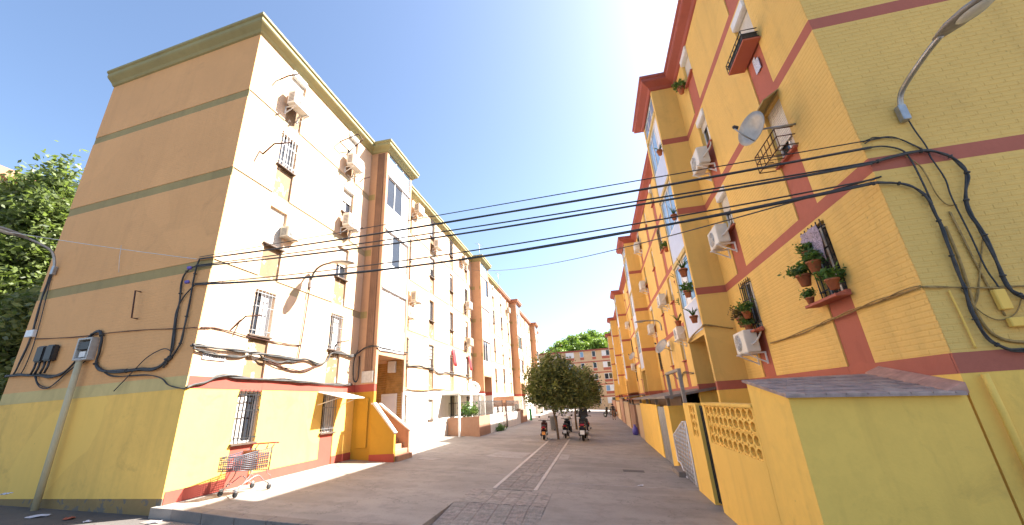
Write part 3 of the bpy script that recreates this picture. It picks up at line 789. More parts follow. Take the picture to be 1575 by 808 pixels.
for l, y, z in (('large white air conditioner beside the fourth floor window of the nearest right block', 11.25, 8.1), ('white air conditioner below the third floor window of the nearest right block', 11.35, 5.6),
                ('white air conditioner with yellow hoses below the potted window, nearest right block', 11.3, 2.62), ('white air conditioner past the first right bay, level with the hanging pots', 21.4, 6.15),
                ('white air conditioner under a potted plant past the first right bay', 18.8, 4.0), ('air conditioner under the red eave before the second right bay', 26.4, 11.1),
                ('air conditioner just before the second right bay, fourth floor', 27.0, 8.5), ('air conditioner just before the second right bay, second floor', 26.6, 5.5),
                ('small air conditioner before the third right bay, upper floor', 41.6, 8.4), ('small air conditioner before the third right bay, lower floor', 42.2, 4.3), ('small air conditioner past the second right bay, lower floor', 33.4, 4.1)):
    ac(l, XR, y, z, math.pi)

# ------------------------------------------------------------------ laundry brackets, lamps
def rod(label, pts, r=.026, mat='rust', cat='bracket', name='laundry_bracket', group='rusty laundry brackets'):
    b = MB(); b.tube(pts, r, 6)
    return tag(b.put(name, mat), label, cat, group)
X = XL
rod('rusty laundry bracket beside the top floor corner window', [(X, 8.75, 12.55), (X+.28, 8.75, 12.62), (X+.62, 8.85, 12.72)])
rod('rusty laundry bracket in front of the white barred window', [(X, 8.6, 9.45), (X+.3, 8.65, 9.8), (X+.75, 8.8, 9.86)])
rod('rusty frame bracket above the top air conditioner beside the first left bay', [(X, 12.1, 12.45), (X+.75, 12.2, 12.75), (X+.75, 12.55, 12.72), (X, 12.75, 12.4), (X, 12.1, 12.45)])
rod('thin laundry bracket by the bay, top floor', [(X, 13.75, 11.5), (X+.1, 13.75, 11.62), (X+.45, 13.75, 11.66)], .02)
rod('thin rusty bracket by the bay, fourth floor', [(X, 13.55, 8.95), (X+.1, 13.55, 9.02), (X+.42, 13.55, 9.1)], .02)
rod('rusty bent bracket left of the grey barred window', [(X, 8.6, 4.0), (X+.1, 8.9, 4.42), (X+.5, 9.0, 4.42)], .02)
rod('rusty bent bracket beside the lower barred window near the bay', [(X, 12.9, 3.9), (X+.1, 13.0, 4.25), (X+.5, 13.1, 4.3)], .02)
rod('bent pipe bracket high on the salmon end wall', [(-11.45, 7.92, 5.12), (-11.45, 7.78, 5.12), (-11.30, 7.76, 4.38), (-11.30, 7.9, 4.38)], .018, 'rust', group=None)

def lamp(label, pts, head, group=None, head_w=.16, arm='grey_metal'):
    """wall lamp: bracket, arm, flat cobra head with lens; head = (start, end)"""
    t = thing('street_lamp', label, 'street lamp', pts[0], 0, group)
    b = MB(); b.tube(smooth(pts, 5), .035, 8); b.put('arm', arm, t)
    p0 = Vector(pts[0]); b = MB(); b.box(p0.x-.05, p0.x+.05, p0.y-.05, p0.y+.05, p0.z-.16, p0.z+.1); b.put('wall_bracket', 'grey_metal', t, .01)
    a, e = Vector(head[0]), Vector(head[1]); dirn = (e-a); Ln = dirn.length; dirn.normalize(); sd_ = dirn.cross(Vector((0, 0, 1))).normalized(); up = sd_.cross(dirn)
    b = MB(); vs = []
    prof = [(0, .35, .35), (.1, .55, .6), (.3, .9, .9), (.6, 1, 1), (.85, .8, .8), (1, .35, .4)]
    for (tt, w, h) in prof:
        c = a+dirn*Ln*tt
        for k in range(10):
            an = 2*math.pi*k/10; s_ = math.sin(an); vs.append(c+sd_*math.cos(an)*head_w*w+up*(s_*.075*h if s_ > 0 else s_*.03*h))
    n = 10; fs = [(i*n+k, i*n+(k+1) % n, (i+1)*n+(k+1) % n, (i+1)*n+k) for i in range(len(prof)-1) for k in range(n)]+[tuple(range(n))[::-1], tuple(range((len(prof)-1)*n, len(prof)*n))]
    b.add(vs, fs, True); h = b.put('lamp_head', 'lamp_grey', t)
    c = a+dirn*Ln*.6-up*.028; b = MB(); ring = [c+dirn*math.cos(q)*Ln*.26+sd_*math.sin(q)*head_w*.7 for q in [2*math.pi*k/16 for k in range(16)]]
    low = [p-up*.03+(c-p)*.25 for p in ring]
    b.add(ring+low, [(k, (k+1) % 16, 16+(k+1) % 16, 16+k) for k in range(16)]+[tuple(range(16, 32))], True); b.put('lens', 'lens', h)
    return t
lamp('street lamp on the sunlit left front, its shadow on the wall', [(X+.03, 11.33, 6.05), (X+.06, 11.33, 6.32), (X+.2, 11.33, 6.55), (X+.45, 11.33, 6.68), (X+.85, 11.33, 6.72)], ((X+.72, 11.33, 6.72), (X+1.62, 11.33, 6.60)), None, .2, 'lamp_arm')
lamp('large grey street lamp on the yellow end wall, upper right', [(4.87, 5.72, 5.42), (4.88, 5.66, 5.62), (4.88, 5.5, 5.72), (4.88, 5.1, 5.82), (4.88, 4.8, 5.86)], ((4.88, 4.88, 5.87), (4.96, 4.1, 5.78)), None, .15)
lamp('street lamp at the far edge of the salmon end wall', [(-15.34, 8.18, 6.32), (-15.35, 8.12, 6.6), (-15.36, 8.0, 6.84), (-15.42, 7.75, 6.98), (-15.5, 7.42, 7.08)], ((-15.48, 7.5, 7.06), (-15.68, 6.75, 7.2)))
lamp('street lamp on the yellow front past the first right bay', [(4.24, 24.3, 5.45), (4.2, 24.3, 5.75), (4.0, 24.3, 5.9), (3.5, 24.3, 5.93)], ((3.6, 24.3, 5.93), (2.8, 24.3, 5.9)))

# ------------------------------------------------------------------ cables
def cable(label, pts, r=.02, mat='cable', strands=1, jit=.02, k=6, group='cables', ties=0):
    t = None
    P = smooth(pts, k)
    if strands == 1:
        b = MB(); b.tube(P, r, 6); return tag(b.put('cable', mat), label, 'cable', group)
    t = thing('cable_bundle', label, 'cable', P[0], 0, group)
    rr = random.Random(len(label)*7+int(P[0].x*10))
    for s in range(strands):
        ph = rr.uniform(0, 6.28); fq = rr.uniform(.25, .5); q = []
        for i, p in enumerate(P):
            a = ph+i*fq; w = jit*(.6+.4*math.sin(i*.37+ph)); q.append(p+Vector((math.cos(a)*w*.6, math.sin(a*.9+1)*w*.6, math.sin(a)*w)))
        b = MB(); b.tube(q, r*rr.uniform(.7, 1.15), 5); b.put('strand', mat if s % 3 else ('cable_grey' if mat == 'cable' else mat), t)
    if ties:
        for i in range(2, len(P)-1, ties):
            d_ = (P[i+1]-P[i-1]).normalized()*.009; b = MB(); b.tube([P[i]-d_, P[i]+d_], r*1.1+jit*.8, 8); b.put('tie', 'cable_grey', t)
    return t
def span(label, a, c, sag, r, mat='cable', strands=1, n=26, jit=.015):
    a, c = Vector(a), Vector(c); pts = [a.lerp(c, i/n)-Vector((0, 0, 4*sag*(i/n)*(1-i/n))) for i in range(n+1)]
    return cable(label, pts, r, mat, strands, jit, 1, 'cables spanning the street')
span('top thick black cable crossing the street between the two end walls', (-9.54, 7.71, 5.72), (4.33, 5.75, 4.93), .1, .019, strands=2, jit=.012)
span('thin wire crossing just above the thick street cables', (-9.54, 7.70, 5.78), (4.6, 5.75, 5.06), .0, .009)
span('middle thick cable crossing the street', (-9.62, 7.72, 5.54), (4.25, 5.75, 4.68), .17, .019, strands=2, jit=.014)
span('slack thin cable hanging close above the middle street cable', (-9.6, 7.70, 5.56), (4.3, 5.75, 4.70), .09, .013)
span('lowest thick cable crossing the street', (-9.5, 7.71, 5.04), (4.14, 5.75, 4.36), .30, .018, strands=2, jit=.016)
span('thin cable just above the lowest street cable', (-9.5, 7.70, 5.06), (4.2, 5.74, 4.42), .2, .012)
span('thin wire from the second left bay across to the yellow corner', (-8.8, 29.6, 12.4), (4.3, 5.75, 4.45), .55, .013)
span('pale wire running left from the salmon corner', (-9.6, 7.7, 5.73), (-17.5, 6.8, 7.6), .05, .009, 'cable_white')
Cb = cable
Cb('thick black bundle along the foot of the salmon end wall', [(-15.85,8.24,3.28),(-15.29,8.19,3.28),(-14.61,8.13,3.23),(-13.93,8.08,3.14),(-13.46,8.04,3.21),(-13.10,8.01,3.51),(-13.00,8.00,3.84)], .02, strands=5, jit=.035)
Cb('black bundle looping over the grey box and along to the corner', [(-12.90,7.99,4.0),(-12.79,7.98,4.14),(-12.55,7.96,4.17),(-12.34,7.94,3.98),(-12.32,7.94,3.64),(-12.32,7.94,3.34),(-11.98,7.91,3.15),(-11.39,7.86,3.08),(-10.58,7.79,3.06),(-10.06,7.75,3.06),(-9.81,7.73,3.29)], .024, strands=6, jit=.035, ties=14)
Cb('left black cable climbing the salmon wall corner', [(-9.92,7.75,3.05),(-9.78,7.73,3.42),(-9.85,7.74,4.06),(-9.91,7.75,4.67),(-9.98,7.75,5.21),(-9.86,7.74,5.47),(-9.62,7.72,5.54)], .018, strands=3, jit=.025, ties=9)
Cb('straight black cable climbing the salmon wall corner', [(-9.81,7.74,3.2),(-9.61,7.72,3.45),(-9.54,7.71,3.62),(-9.54,7.71,4.02),(-9.56,7.72,4.72),(-9.59,7.72,5.43),(-9.54,7.71,5.72)], .02, strands=2, jit=.02, ties=9)
Cb('curving black cable between the climbing ones at the salmon corner', [(-9.80,7.74,3.35),(-9.89,7.74,4.06),(-9.93,7.75,4.43),(-9.80,7.74,4.76),(-9.50,7.71,5.04)], .016)
Cb('loose black cable end dangling in an arc on the yellow gable', [(-11.35,7.84,2.61),(-10.89,7.80,3.01),(-10.48,7.76,3.34),(-10.01,7.72,3.49),(-9.73,7.70,3.40)], .012)
Cb('slack cable sagging under the two black boxes', [(-14.61,8.13,3.23),(-14.24,8.10,2.93),(-13.89,8.07,2.85),(-13.56,8.04,3.00),(-13.19,8.01,3.28),(-12.75,7.97,3.41)], .014, strands=3, jit=.03)
Cb('thin grey cable sagging along the pale band to the corner', [(-12.10,7.93,3.20),(-11.54,7.88,2.96),(-10.37,7.78,2.91),(-9.92,7.75,2.81),(-9.61,7.72,2.61),(-9.09,7.68,2.52)], .014, 'cable_grey', 2)
Cb('knotted string line across the salmon end wall', [(-15.21,8.21,4.25),(-13.33,8.05,4.12),(-12.34,7.97,4.12),(-11.17,7.87,4.06),(-10.07,7.78,3.99),(-9.12,7.69,3.92)], .009, 'rust', 2, .014)
Cb('knotted string line across the sunlit left front', [(-9.11,7.75,3.92),(-9.11,8.12,3.97),(-9.11,8.63,3.97),(-9.11,9.23,3.90),(-9.11,9.90,3.91),(-9.11,10.57,3.90),(-9.11,11.20,3.92)], .013, 'rust', 2, .018)
Cb('black cables running down the far edge of the salmon wall', [(-15.50,8.22,6.25),(-15.48,8.22,5.64),(-15.43,8.21,4.96),(-15.37,8.21,4.21),(-15.45,8.21,3.51),(-15.55,8.22,3.31)], .018, strands=3, jit=.03)
Cb('thin cable beside those at the far edge of the salmon wall', [(-15.46,8.23,6.25),(-15.33,8.22,5.43),(-15.20,8.20,4.74),(-15.14,8.20,4.01),(-15.18,8.20,3.48),(-15.28,8.21,3.27)], .012)
Cb('grey cable bundle across the sunlit left front above the plate', [(-9.1,7.62,3.47),(-9.08,7.9,3.5),(-9.08,8.45,3.50),(-9.08,9.18,3.49),(-9.08,9.59,3.50),(-9.08,10.26,3.50),(-9.08,11.01,3.48),(-9.08,11.55,3.51),(-9.08,12.17,3.43),(-9.08,12.59,3.61),(-9.08,12.76,3.83),(-9.08,13.46,3.91),(-9.06,14.01,3.87),(-8.95,14.42,4.1)], .024, 'cable_grey', 5, .04)
Cb('grey cable lying along the red band of the left front', [(-9.09,7.69,2.54),(-9.09,7.92,2.60),(-9.09,8.23,2.72),(-9.09,8.47,2.83),(-9.09,8.95,2.84),(-9.09,9.74,2.81),(-9.09,10.63,2.84),(-9.09,11.69,2.81),(-9.09,12.60,2.78),(-9.09,13.49,2.80),(-9.09,14.2,2.81)], .028, 'cable_grey', 4, .035)
Cb('sagging thin cables below the grey bundle on the left front', [(-9.09,7.67,3.42),(-9.09,7.99,3.36),(-9.09,8.49,3.33),(-9.09,9.03,3.35),(-9.09,9.51,3.51),(-9.09,9.84,3.36),(-9.09,10.30,3.33),(-9.09,10.78,3.39),(-9.09,11.29,3.47)], .018, 'cable_grey', 3, .035)
Cb('long brown loop of slack wire on the left front', [(-9.10,9.90,3.33),(-9.10,10.58,3.18),(-9.10,11.10,3.13),(-9.10,11.64,3.20),(-9.10,12.50,3.52)], .013, 'rust', 3, .04)
Cb('lamp wire running down the left front', [(-9.10,11.3,6.0),(-9.1,11.27,5.3),(-9.1,11.24,4.6),(-9.1,11.2,3.95),(-9.1,11.15,3.5)], .017, 'rust')
Cb('black cable loop hanging beside the first left bay', [(-9.0,14.3,4.1),(-9.08,14.2,3.7),(-9.08,14.22,3.1),(-9.02,14.3,2.92),(-8.98,14.4,3.1),(-9.0,14.42,3.9)], .022, strands=3, jit=.02)
Cb('cable bundle across the foot of the first bay enclosure', [(-8.95,14.44,4.12),(-8.7,14.43,4.22),(-8.36,14.42,4.24),(-8.26,14.52,4.22),(-8.25,15.25,4.20),(-8.25,16.4,4.24),(-8.25,17.15,4.26)], .018, strands=4, jit=.03)
Cb('tangled cables on the left front past the first bay', [(-9.05,17.3,4.1),(-9.09,18.88,3.89),(-9.09,20.52,3.94),(-9.09,22.10,3.90),(-9.09,23.43,3.74),(-9.09,24.92,3.86),(-9.09,29.85,3.79)], .022, 'cable_grey', 4, .06)
Cb('cable along the top of the white ground floor past the first bay', [(-9.08,17.4,2.8),(-9.08,18.65,2.76),(-9.08,20.58,2.73),(-9.08,22.99,2.83),(-9.08,25.43,2.79),(-9.08,30.3,2.64)], .022, 'cable_brown', 3, .04)
Cb('black cable bundle curving down the yellow end wall from the lowest span', [(4.14,5.75,4.36),(4.30,5.75,4.35),(4.54,5.74,4.27),(4.69,5.74,4.09),(4.71,5.74,3.80),(4.70,5.74,3.47),(4.66,5.74,3.08),(4.65,5.74,2.78),(4.61,5.74,2.50),(4.63,5.74,2.18),(4.75,5.73,2.04),(4.93,5.73,1.99),(5.5,5.72,1.95)], .013, strands=4, jit=.018, ties=8)
Cb('heavy black cable descending the right part of the yellow end wall', [(4.25,5.75,4.68),(4.58,5.74,4.73),(4.93,5.73,4.74),(5.13,5.73,4.64),(5.22,5.72,4.49),(5.25,5.72,4.28),(5.13,5.73,4.02),(5.08,5.73,3.74),(5.11,5.73,3.36),(5.09,5.73,2.98),(5.09,5.73,2.73),(5.18,5.72,2.60),(5.6,5.72,2.3)], .016, strands=4, jit=.018, ties=9)
Cb('black cable dropping from the top span to join the bundle', [(4.33,5.75,4.93),(4.49,5.75,4.92),(4.66,5.75,4.83),(4.73,5.75,4.68),(4.74,5.75,4.29),(4.73,5.75,3.94)], .013, strands=2, jit=.01)
Cb('thin lamp cable running down the yellow end wall', [(4.92,5.75,5.36),(4.94,5.75,5.1),(4.98,5.75,4.82),(4.97,5.75,4.64),(5.01,5.75,4.29),(4.98,5.75,4.00),(4.98,5.75,3.44),(4.97,5.75,3.00),(5.00,5.75,2.79),(5.00,5.75,2.62)], .010)
Cb('yellow painted conduit beside the black bundle, end wall', [(4.77,5.76,3.61),(4.75,5.76,3.16),(4.72,5.77,2.82),(4.68,5.77,2.50),(4.73,5.77,2.22),(4.93,5.76,2.09),(5.5,5.76,2.05)], .018, 'cable_brown')
Cb('painted horizontal cables across the yellow end wall', [(4.24,5.77,2.84),(4.60,5.76,2.80),(4.95,5.75,2.75),(5.25,5.74,2.73),(5.8,5.74,2.72)], .010, 'cable_brown', 3, .016)
Cb('painted cable sagging across the nearest yellow front', [(4.23,5.78,2.86),(4.23,6.47,2.85),(4.23,7.25,2.84),(4.23,7.96,2.81),(4.23,8.84,2.77),(4.23,10.52,2.76)], .010, 'cable_brown', 3, .03)
Cb('short vertical conduit low on the yellow end wall', [(4.50,5.77,2.77),(4.51,5.77,2.44),(4.51,5.77,2.05)], .012, 'ryellow_flat')
Cb('slanting braided rope of cable on the yellow end wall', [(5.12,5.76,3.42),(4.94,5.76,3.05),(4.77,5.76,2.69),(4.65,5.77,2.50)], .008, 'cable_brown', 2, .01)
Cb('cables draped round the first right bay side wall', [(3.4,14.9,3.4),(3.36,13.6,3.55),(3.37,12.7,3.6),(3.45,12.58,3.62),(3.7,12.58,3.58),(4.17,12.58,3.45)], .014, 'cable_brown', 4, .03)
Cb('loop of cables hanging on the yellow front past the first right bay', [(4.23,16.5,2.9),(4.23,18.5,2.5),(4.23,20.5,2.65),(4.23,22,2.45),(4.23,24.3,2.9),(4.23,26.8,2.8)], .014, 'cable_grey', 3, .08)
Cb('thin brown cable looping left of the lamp cable, end wall', [(4.7,5.76,4.72),(4.82,5.76,4.5),(4.84,5.76,4.1),(4.9,5.76,3.92),(5.0,5.76,3.9)], .008, 'cable_brown', 2, .008)
Cb('pale conduit pair running down between the black cables', [(4.9,5.765,3.8),(4.9,5.765,3.2),(4.92,5.765,2.75),(4.95,5.765,2.4)], .011, 'cable_brown', 2, .02)
Cb('tangle of thin cables at the corner under the lamp', [(4.28,5.76,5.02),(4.45,5.76,5.08),(4.7,5.76,5.02),(4.86,5.76,4.86),(4.98,5.76,4.74)], .007, 'cable', 3, .03)
Cb('hanging slack wire below the horizontal painted cables', [(4.62,5.76,2.78),(4.7,5.76,2.5),(4.85,5.76,2.36),(5.05,5.76,2.42),(5.2,5.76,2.62)], .007, 'cable_brown')
b = MB(); b.tube([(4.45,5.73,1.76),(4.46,5.73,1.30),(4.46,5.73,-.95)], .035, 10); tag(b.put('downpipe', 'ryellow_flat'), 'pale yellow pipe running down the lower end wall, right edge', 'pipe')
b = MB(); b.box(4.9, 5.02, 5.70, 5.765, 2.47, 2.72); tag(b.put('junction_box', 'ryellow_flat', None, .01), 'small yellow painted junction box on the right end wall', 'box')
b = MB(); b.box(4.92, 5.3, 5.70, 5.765, 2.26, 2.37); tag(b.put('junction_box', 'ryellow_flat', None, .01), 'flat wide yellow box under the small one, right end wall', 'box')

# things on the salmon / yellow end wall
def onL(x, o): return 7.73+.0848*(-9.14-x)-o
b = MB(); y = onL(-12.75, .16); b.tube([(-12.75, y, .02), (-12.76, y, 1.5), (-12.77, y, 3.42)], .068, 12); post = tag(b.put('conduit_post', 'pipe_cream'), 'cream painted steel pipe standing against the yellow gable', 'pipe')
b = MB(); b.tube([(-12.77, y, 3.42), (-12.77, y, 3.5)], .078, 12); b.put('collar', 'box_grey', post)
gb = thing('meter_box', 'open grey electrical box on top of the cream pipe', 'box', (-12.75, onL(-12.75, .15), 3.5))
y0, y1 = onL(-12.75, .02), onL(-12.75, .2)
b = MB(); b.box(-12.98, -12.94, y1, y0, 3.45, 4.02); b.box(-12.56, -12.52, y1, y0, 3.45, 4.02); b.box(-12.94, -12.56, y1, y0, 3.45, 3.5); b.box(-12.94, -12.56, y1, y0, 3.97, 4.02); b.box(-12.94, -12.56, y0-.03, y0, 3.5, 3.97); b.put('case', 'box_grey', gb, .006)
b = MB(); b.box(-12.92, -12.6, y0-.16, y0-.03, 3.72, 3.92); b.put('terminal_block', 'black_box', gb, .006)
b = MB(); b.box(-12.9, -12.7, y0-.12, y0-.03, 3.53, 3.68); b.put('terminal_block', 'white', gb, .006)
for xx, l in ((-14.52, 'left of two black junction boxes on the salmon end wall'), (-14.14, 'right of two black junction boxes on the salmon end wall')):
    t = thing('junction_box', l, 'box', (xx, onL(xx, .1), 3.5))
    y = onL(xx, .02); b = MB(); b.box(xx-.14, xx+.14, y-.15, y, 3.55, 3.98); b.put('case', 'black_box', t, .03, 2)
    for dx in (-.08, .06):
        b = MB(); b.tube([(xx+dx, y-.09, 3.56), (xx+dx, y-.09, 3.4), (xx+dx-.05, y-.09, 3.24)], .025, 6); b.put('cable_tail', 'cable', t)
b = MB(); y = onL(-15.4, .0); b.box(-15.55, -15.27, y-.1, y, 4.32, 4.52); tag(b.put('junction_box', 'sign_white', None, .012), 'small white box near the far edge of the salmon wall', 'box')
b = MB(); b.tube([(-12.62, onL(-12.6, .1), 6.62), (-12.6, onL(-12.6, .06), 6.2), (-12.5, onL(-12.5, .04), 5.82)], .007, 5); tag(b.put('wire_end', 'cable_white'), 'loose white wire hanging from the pale wire, salmon wall', 'wire')
for xx, zz in ((-9.75, 5.5), (-9.72, 5.12)):
    b = MB(); b.lathe([(.02, -.05), (.05, -.03), (.03, 0), (.05, .03), (.02, .05)], (xx, onL(xx, .1), zz), 8, 'x'); tag(b.put('insulator', 'blue_bag'), 'small blue insulator by the climbing cables, ' + ('upper one' if zz > 5.3 else 'lower one'), 'insulator')
# street name plate
sp = thing('name_plate', 'white street name plate under the cables on the left front', 'sign', (X+.01, 8.27, 3.2))
b = MB(); b.box(X, X+.018, 7.97, 8.62, 3.2, 3.36); b.put('plate', 'sign_white', sp)
b = MB()
for (a, c, z0, z1) in ((7.97, 8.62, 3.2, 3.209), (7.97, 8.62, 3.351, 3.36), (7.97, 7.976, 3.21, 3.35), (8.614, 8.62, 3.21, 3.35)): b.box(X+.018, X+.022, a, c, z0, z1)
b.put('border', 'sign_ink', sp)
yy = 8.01
for k in range(9):
    b = MB(); b.box(X+.018, X+.022, yy, yy+.014, 3.23, 3.33)
    if k in (0, 6): b.box(X+.018, X+.0215, yy+.014, yy+.05, 3.23, 3.245)
    if k in (2, 5, 8): b.box(X+.018, X+.0215, yy+.014, yy+.045, 3.31, 3.33)
    if k in (3, 4, 7): b.box(X+.018, X+.0215, yy+.04, yy+.052, 3.23, 3.33); b.box(X+.018, X+.0212, yy+.014, yy+.04, 3.27, 3.285)
    b.put('letter', 'sign_ink', sp); yy += .066

# ------------------------------------------------------------------ shopping cart
ct = thing('shopping_cart', 'abandoned wire shopping cart with red handle against the sunlit wall', 'cart', (-8.44, 9.05, .13))
xa, xb = -8.68, -8.20; xm = (xa+xb)/2
def cx(s, t): # width narrows to the front
    w = .19+.05*t; return xm+s*w
def cy(t): return 8.47+t*1.03
def ctop_(t): return .98+.10*t
def cbot(t): return .70-.12*t
b = MB()
for s in (-1, 1):
    for k in range(10):
        q = k/9; b.tube([(cx(s, 0), cy(0), cbot(0)+(ctop_(0)-cbot(0))*q), (cx(s, 1), cy(1), cbot(1)+(ctop_(1)-cbot(1))*q)], .010, 4)
    for k in range(19):
        t = k/18; b.tube([(cx(s, t), cy(t), cbot(t)), (cx(s, t), cy(t), ctop_(t))], .008, 4)
for k in range(7):
    q = k/6; z = cbot(0)+(ctop_(0)-cbot(0))*q; b.tube([(cx(-1, 0), cy(0), z), (cx(1, 0), cy(0), z)], .009, 4)
for k in range(7):
    q = k/6*2-1; b.tube([(cx(q, 0), cy(0), cbot(0)), (cx(q, 0), cy(0), ctop_(0))], .0035, 4)
    b.tube([(cx(q, 0), cy(0), cbot(0)), (cx(q, 1), cy(1), cbot(1))], .0045, 4)
for k in range(10):
    t = k/9; b.tube([(cx(-1, t), cy(t), cbot(t)), (cx(1, t), cy(t), cbot(t))], .0035, 4)
b.put('basket_wires', 'cart_wire', ct)['kind'] = 'stuff'
b = MB(); b.tube([(cx(-1, 1), cy(1), ctop_(1)), (cx(-1, 0), cy(0), ctop_(0)), (cx(1, 0), cy(0), ctop_(0)), (cx(1, 1), cy(1), ctop_(1))], .013, 6); b.put('basket_rim', 'cart_wire', ct)
b = MB(); b.tube([(cx(-1, 1), cy(1), cbot(1)), (cx(-1, 0), cy(0), cbot(0)), (cx(1, 0), cy(0), cbot(0)), (cx(1, 1), cy(1), cbot(1)), (cx(-1, 1), cy(1), cbot(1))], .012, 6); b.put('basket_base_frame', 'black_plastic', ct)
for s in (-1, 1):
    b = MB(); b.tube([(cx(s, 1), cy(1), cbot(1)), (cx(s, 1), cy(1)+.02, ctop_(1)), (cx(s, 1), cy(1)+.1, ctop_(1)+.08), (cx(s, 1), cy(1)+.16, ctop_(1)+.1)], .015, 6); b.put('handle_arm', 'black_plastic', ct)
    b = MB(); b.tube(smooth([(cx(s, .55), 9.0, .64), (cx(s, .5), 8.95, .52), (cx(s, .3), 8.75, .33), (xm+s*.2, 8.66, .25)], 4), .014, 6); b.put('chassis_tube', 'cart_frame', ct)
    b = MB(); b.tube(smooth([(xm+s*.17, 8.6, .28), (xm+s*.19, 8.95, .42), (xm+s*.22, 9.2, .50), (xm+s*.23, 9.4, .36), (xm+s*.24, 9.58, .27)], 4), .014, 6); b.put('chassis_tube', 'cart_frame', ct)
    b = MB(); b.tube(smooth([(cx(s, .95), 9.45, .58), (cx(s, .95), 9.48, .5), (cx(s, 1), 9.58, .44), (cx(s, 1), 9.6, .36)], 3), .009, 5); b.put('rear_hook', 'cart_frame', ct)
b = MB(); b.tube([(cx(-1, 1)-.02, cy(1)+.17, ctop_(1)+.1), (cx(1, 1)+.05, cy(1)+.17, ctop_(1)+.1)], .018, 8); b.put('handle', 'cart_red', ct)
b = MB(); b.tube([(cx(-1, .85), cy(.85), ctop_(1)+.0), (cx(-1, .92), cy(.9), ctop_(1)+.11), (cx(1, .92), cy(.9), ctop_(1)+.11), (cx(1, .85), cy(.85), ctop_(1))], .016, 6); b.put('seat_frame', 'cart_red', ct)
b = MB()
for i in range(6):
    for j in range(5):
        x0 = cx(-1, .62)+.03+i*.07; z0 = .66+j*.082; b.box(x0, x0+.05, cy(.63), cy(.63)+.008, z0, z0+.058)
for i in range(7): x0 = cx(-1, .62)+.012+i*.07; b.box(x0, x0+.018, cy(.63)-.001, cy(.63)+.009, .65, 1.07)
for j in range(6): z0 = .642+j*.082; b.box(cx(-1, .62)+.012, cx(1, .62)-.01, cy(.63)-.0015, cy(.63)+.0095, z0, z0+.016)
b.put('seat_panel', 'cart_orange', ct)
b = MB()
for s in (1,):
    for i in range(5):
        for j in range(4):
            t0 = .64+i*.0615; z0 = .64+j*.09
            b.hexa([(cx(s, t0)-.008, cy(t0), z0), (cx(s, t0)-.002, cy(t0), z0), (cx(s, t0)-.002, cy(t0)+.05, z0), (cx(s, t0)-.008, cy(t0)+.05, z0)], [(cx(s, t0)-.008, cy(t0), z0+.082), (cx(s, t0)-.002, cy(t0), z0+.082), (cx(s, t0)-.002, cy(t0)+.058, z0+.082), (cx(s, t0)-.008, cy(t0)+.058, z0+.082)])
b.put('child_seat_side', 'cart_orange', ct)
for (wx, wy) in ((xm-.2, 8.64), (xm+.2, 8.64), (xm-.24, 9.58), (xm+.24, 9.58)):
    gzv = slab_z(wx)+.012
    b = MB(); b.box(wx-.024, wx+.024, wy-.035, wy+.035, gzv+.09, gzv+.155); w = b.put('caster', 'grey_metal', ct, .01)
    b = MB(); b.lathe([(.05, -.022), (.063, -.014), (.063, .014), (.05, .022)], (wx, wy, gzv+.063), 16, 'x'); b.put('wheel', 'tyre', w)

# ------------------------------------------------------------------ right hand yards
XS = 2.36
# nearest shed
sh = thing('shed', 'nearest yellow lean-to shed with slate roof, lower right corner', 'shed', (3.3, 6.45, -.75))
b = MB(); b.hexa([(XS, 5.80, -1.2), (4.24, 5.80, -1.2), (4.24, 7.12, -1.2), (XS, 7.12, -1.2)], [(XS, 5.80, 1.63), (4.24, 5.80, 1.54), (4.24, 7.12, 1.84), (XS, 7.12, 1.87)]); b.put('wall', 'ryellow_flat', sh)
def roofpt(u, v, o): # u across x 0..1, v along y 0..1
    x = XS-.05+u*(4.2-XS+.05); y = 5.72+v*(7.16-5.72)
    z = (1.655-.085*u)*(1-v)+(1.895-.03*u)*v; return (x, y, z+o)
b = MB(); b.hexa([roofpt(0, 0, -.03), roofpt(1, 0, -.03), roofpt(1, 1, -.03), roofpt(0, 1, -.03)], [roofpt(0, 0, -.006), roofpt(1, 0, -.006), roofpt(1, 1, -.006), roofpt(0, 1, -.006)]); b.put('roof_deck', 'shed_roof', sh)
for j in range(6):
    for i in range(9):
        u0 = (i-(.5 if j % 2 else 0))/8.5; u1 = u0+1/8.5; u0, u1 = max(u0, 0)+.003, min(u1, 1)-.003
        if u1-u0 < .03: continue
        v0, v1 = j/6, (j+1)/6+.02; v1 = min(v1, 1); lift = .012+random.uniform(0, .004)
        b = MB(); b.hexa([roofpt(u0, v0, -.005), roofpt(u1, v0, -.005), roofpt(u1, v1, -.005), roofpt(u0, v1, -.005)], [roofpt(u0, v0, lift), roofpt(u1, v0, lift), roofpt(u1, v1, .003), roofpt(u0, v1, .003)])
        b.put('roof_slate', random.choice(['shed_roof', 'shed_roof2', 'shed_roof']), sh)
for k in range(3):
    y0, y1 = 5.78+k*.46, 5.78+(k+1)*.46-.008; f0, f1 = (y0-5.72)/1.44, (y1-5.72)/1.44
    b = MB(); z0, z1 = 1.57+.3*f0, 1.57+.3*f1
    b.hexa([(4.06, y0, z0-.02), (4.265, y0, z0-.02), (4.265, y1, z1-.02), (4.06, y1, z1-.02)], [(4.06, y0, z0+.02), (4.265, y0, z0+.1), (4.265, y1, z1+.1), (4.06, y1, z1+.02)]); b.put('flashing_tile', 'pink_tile', sh)
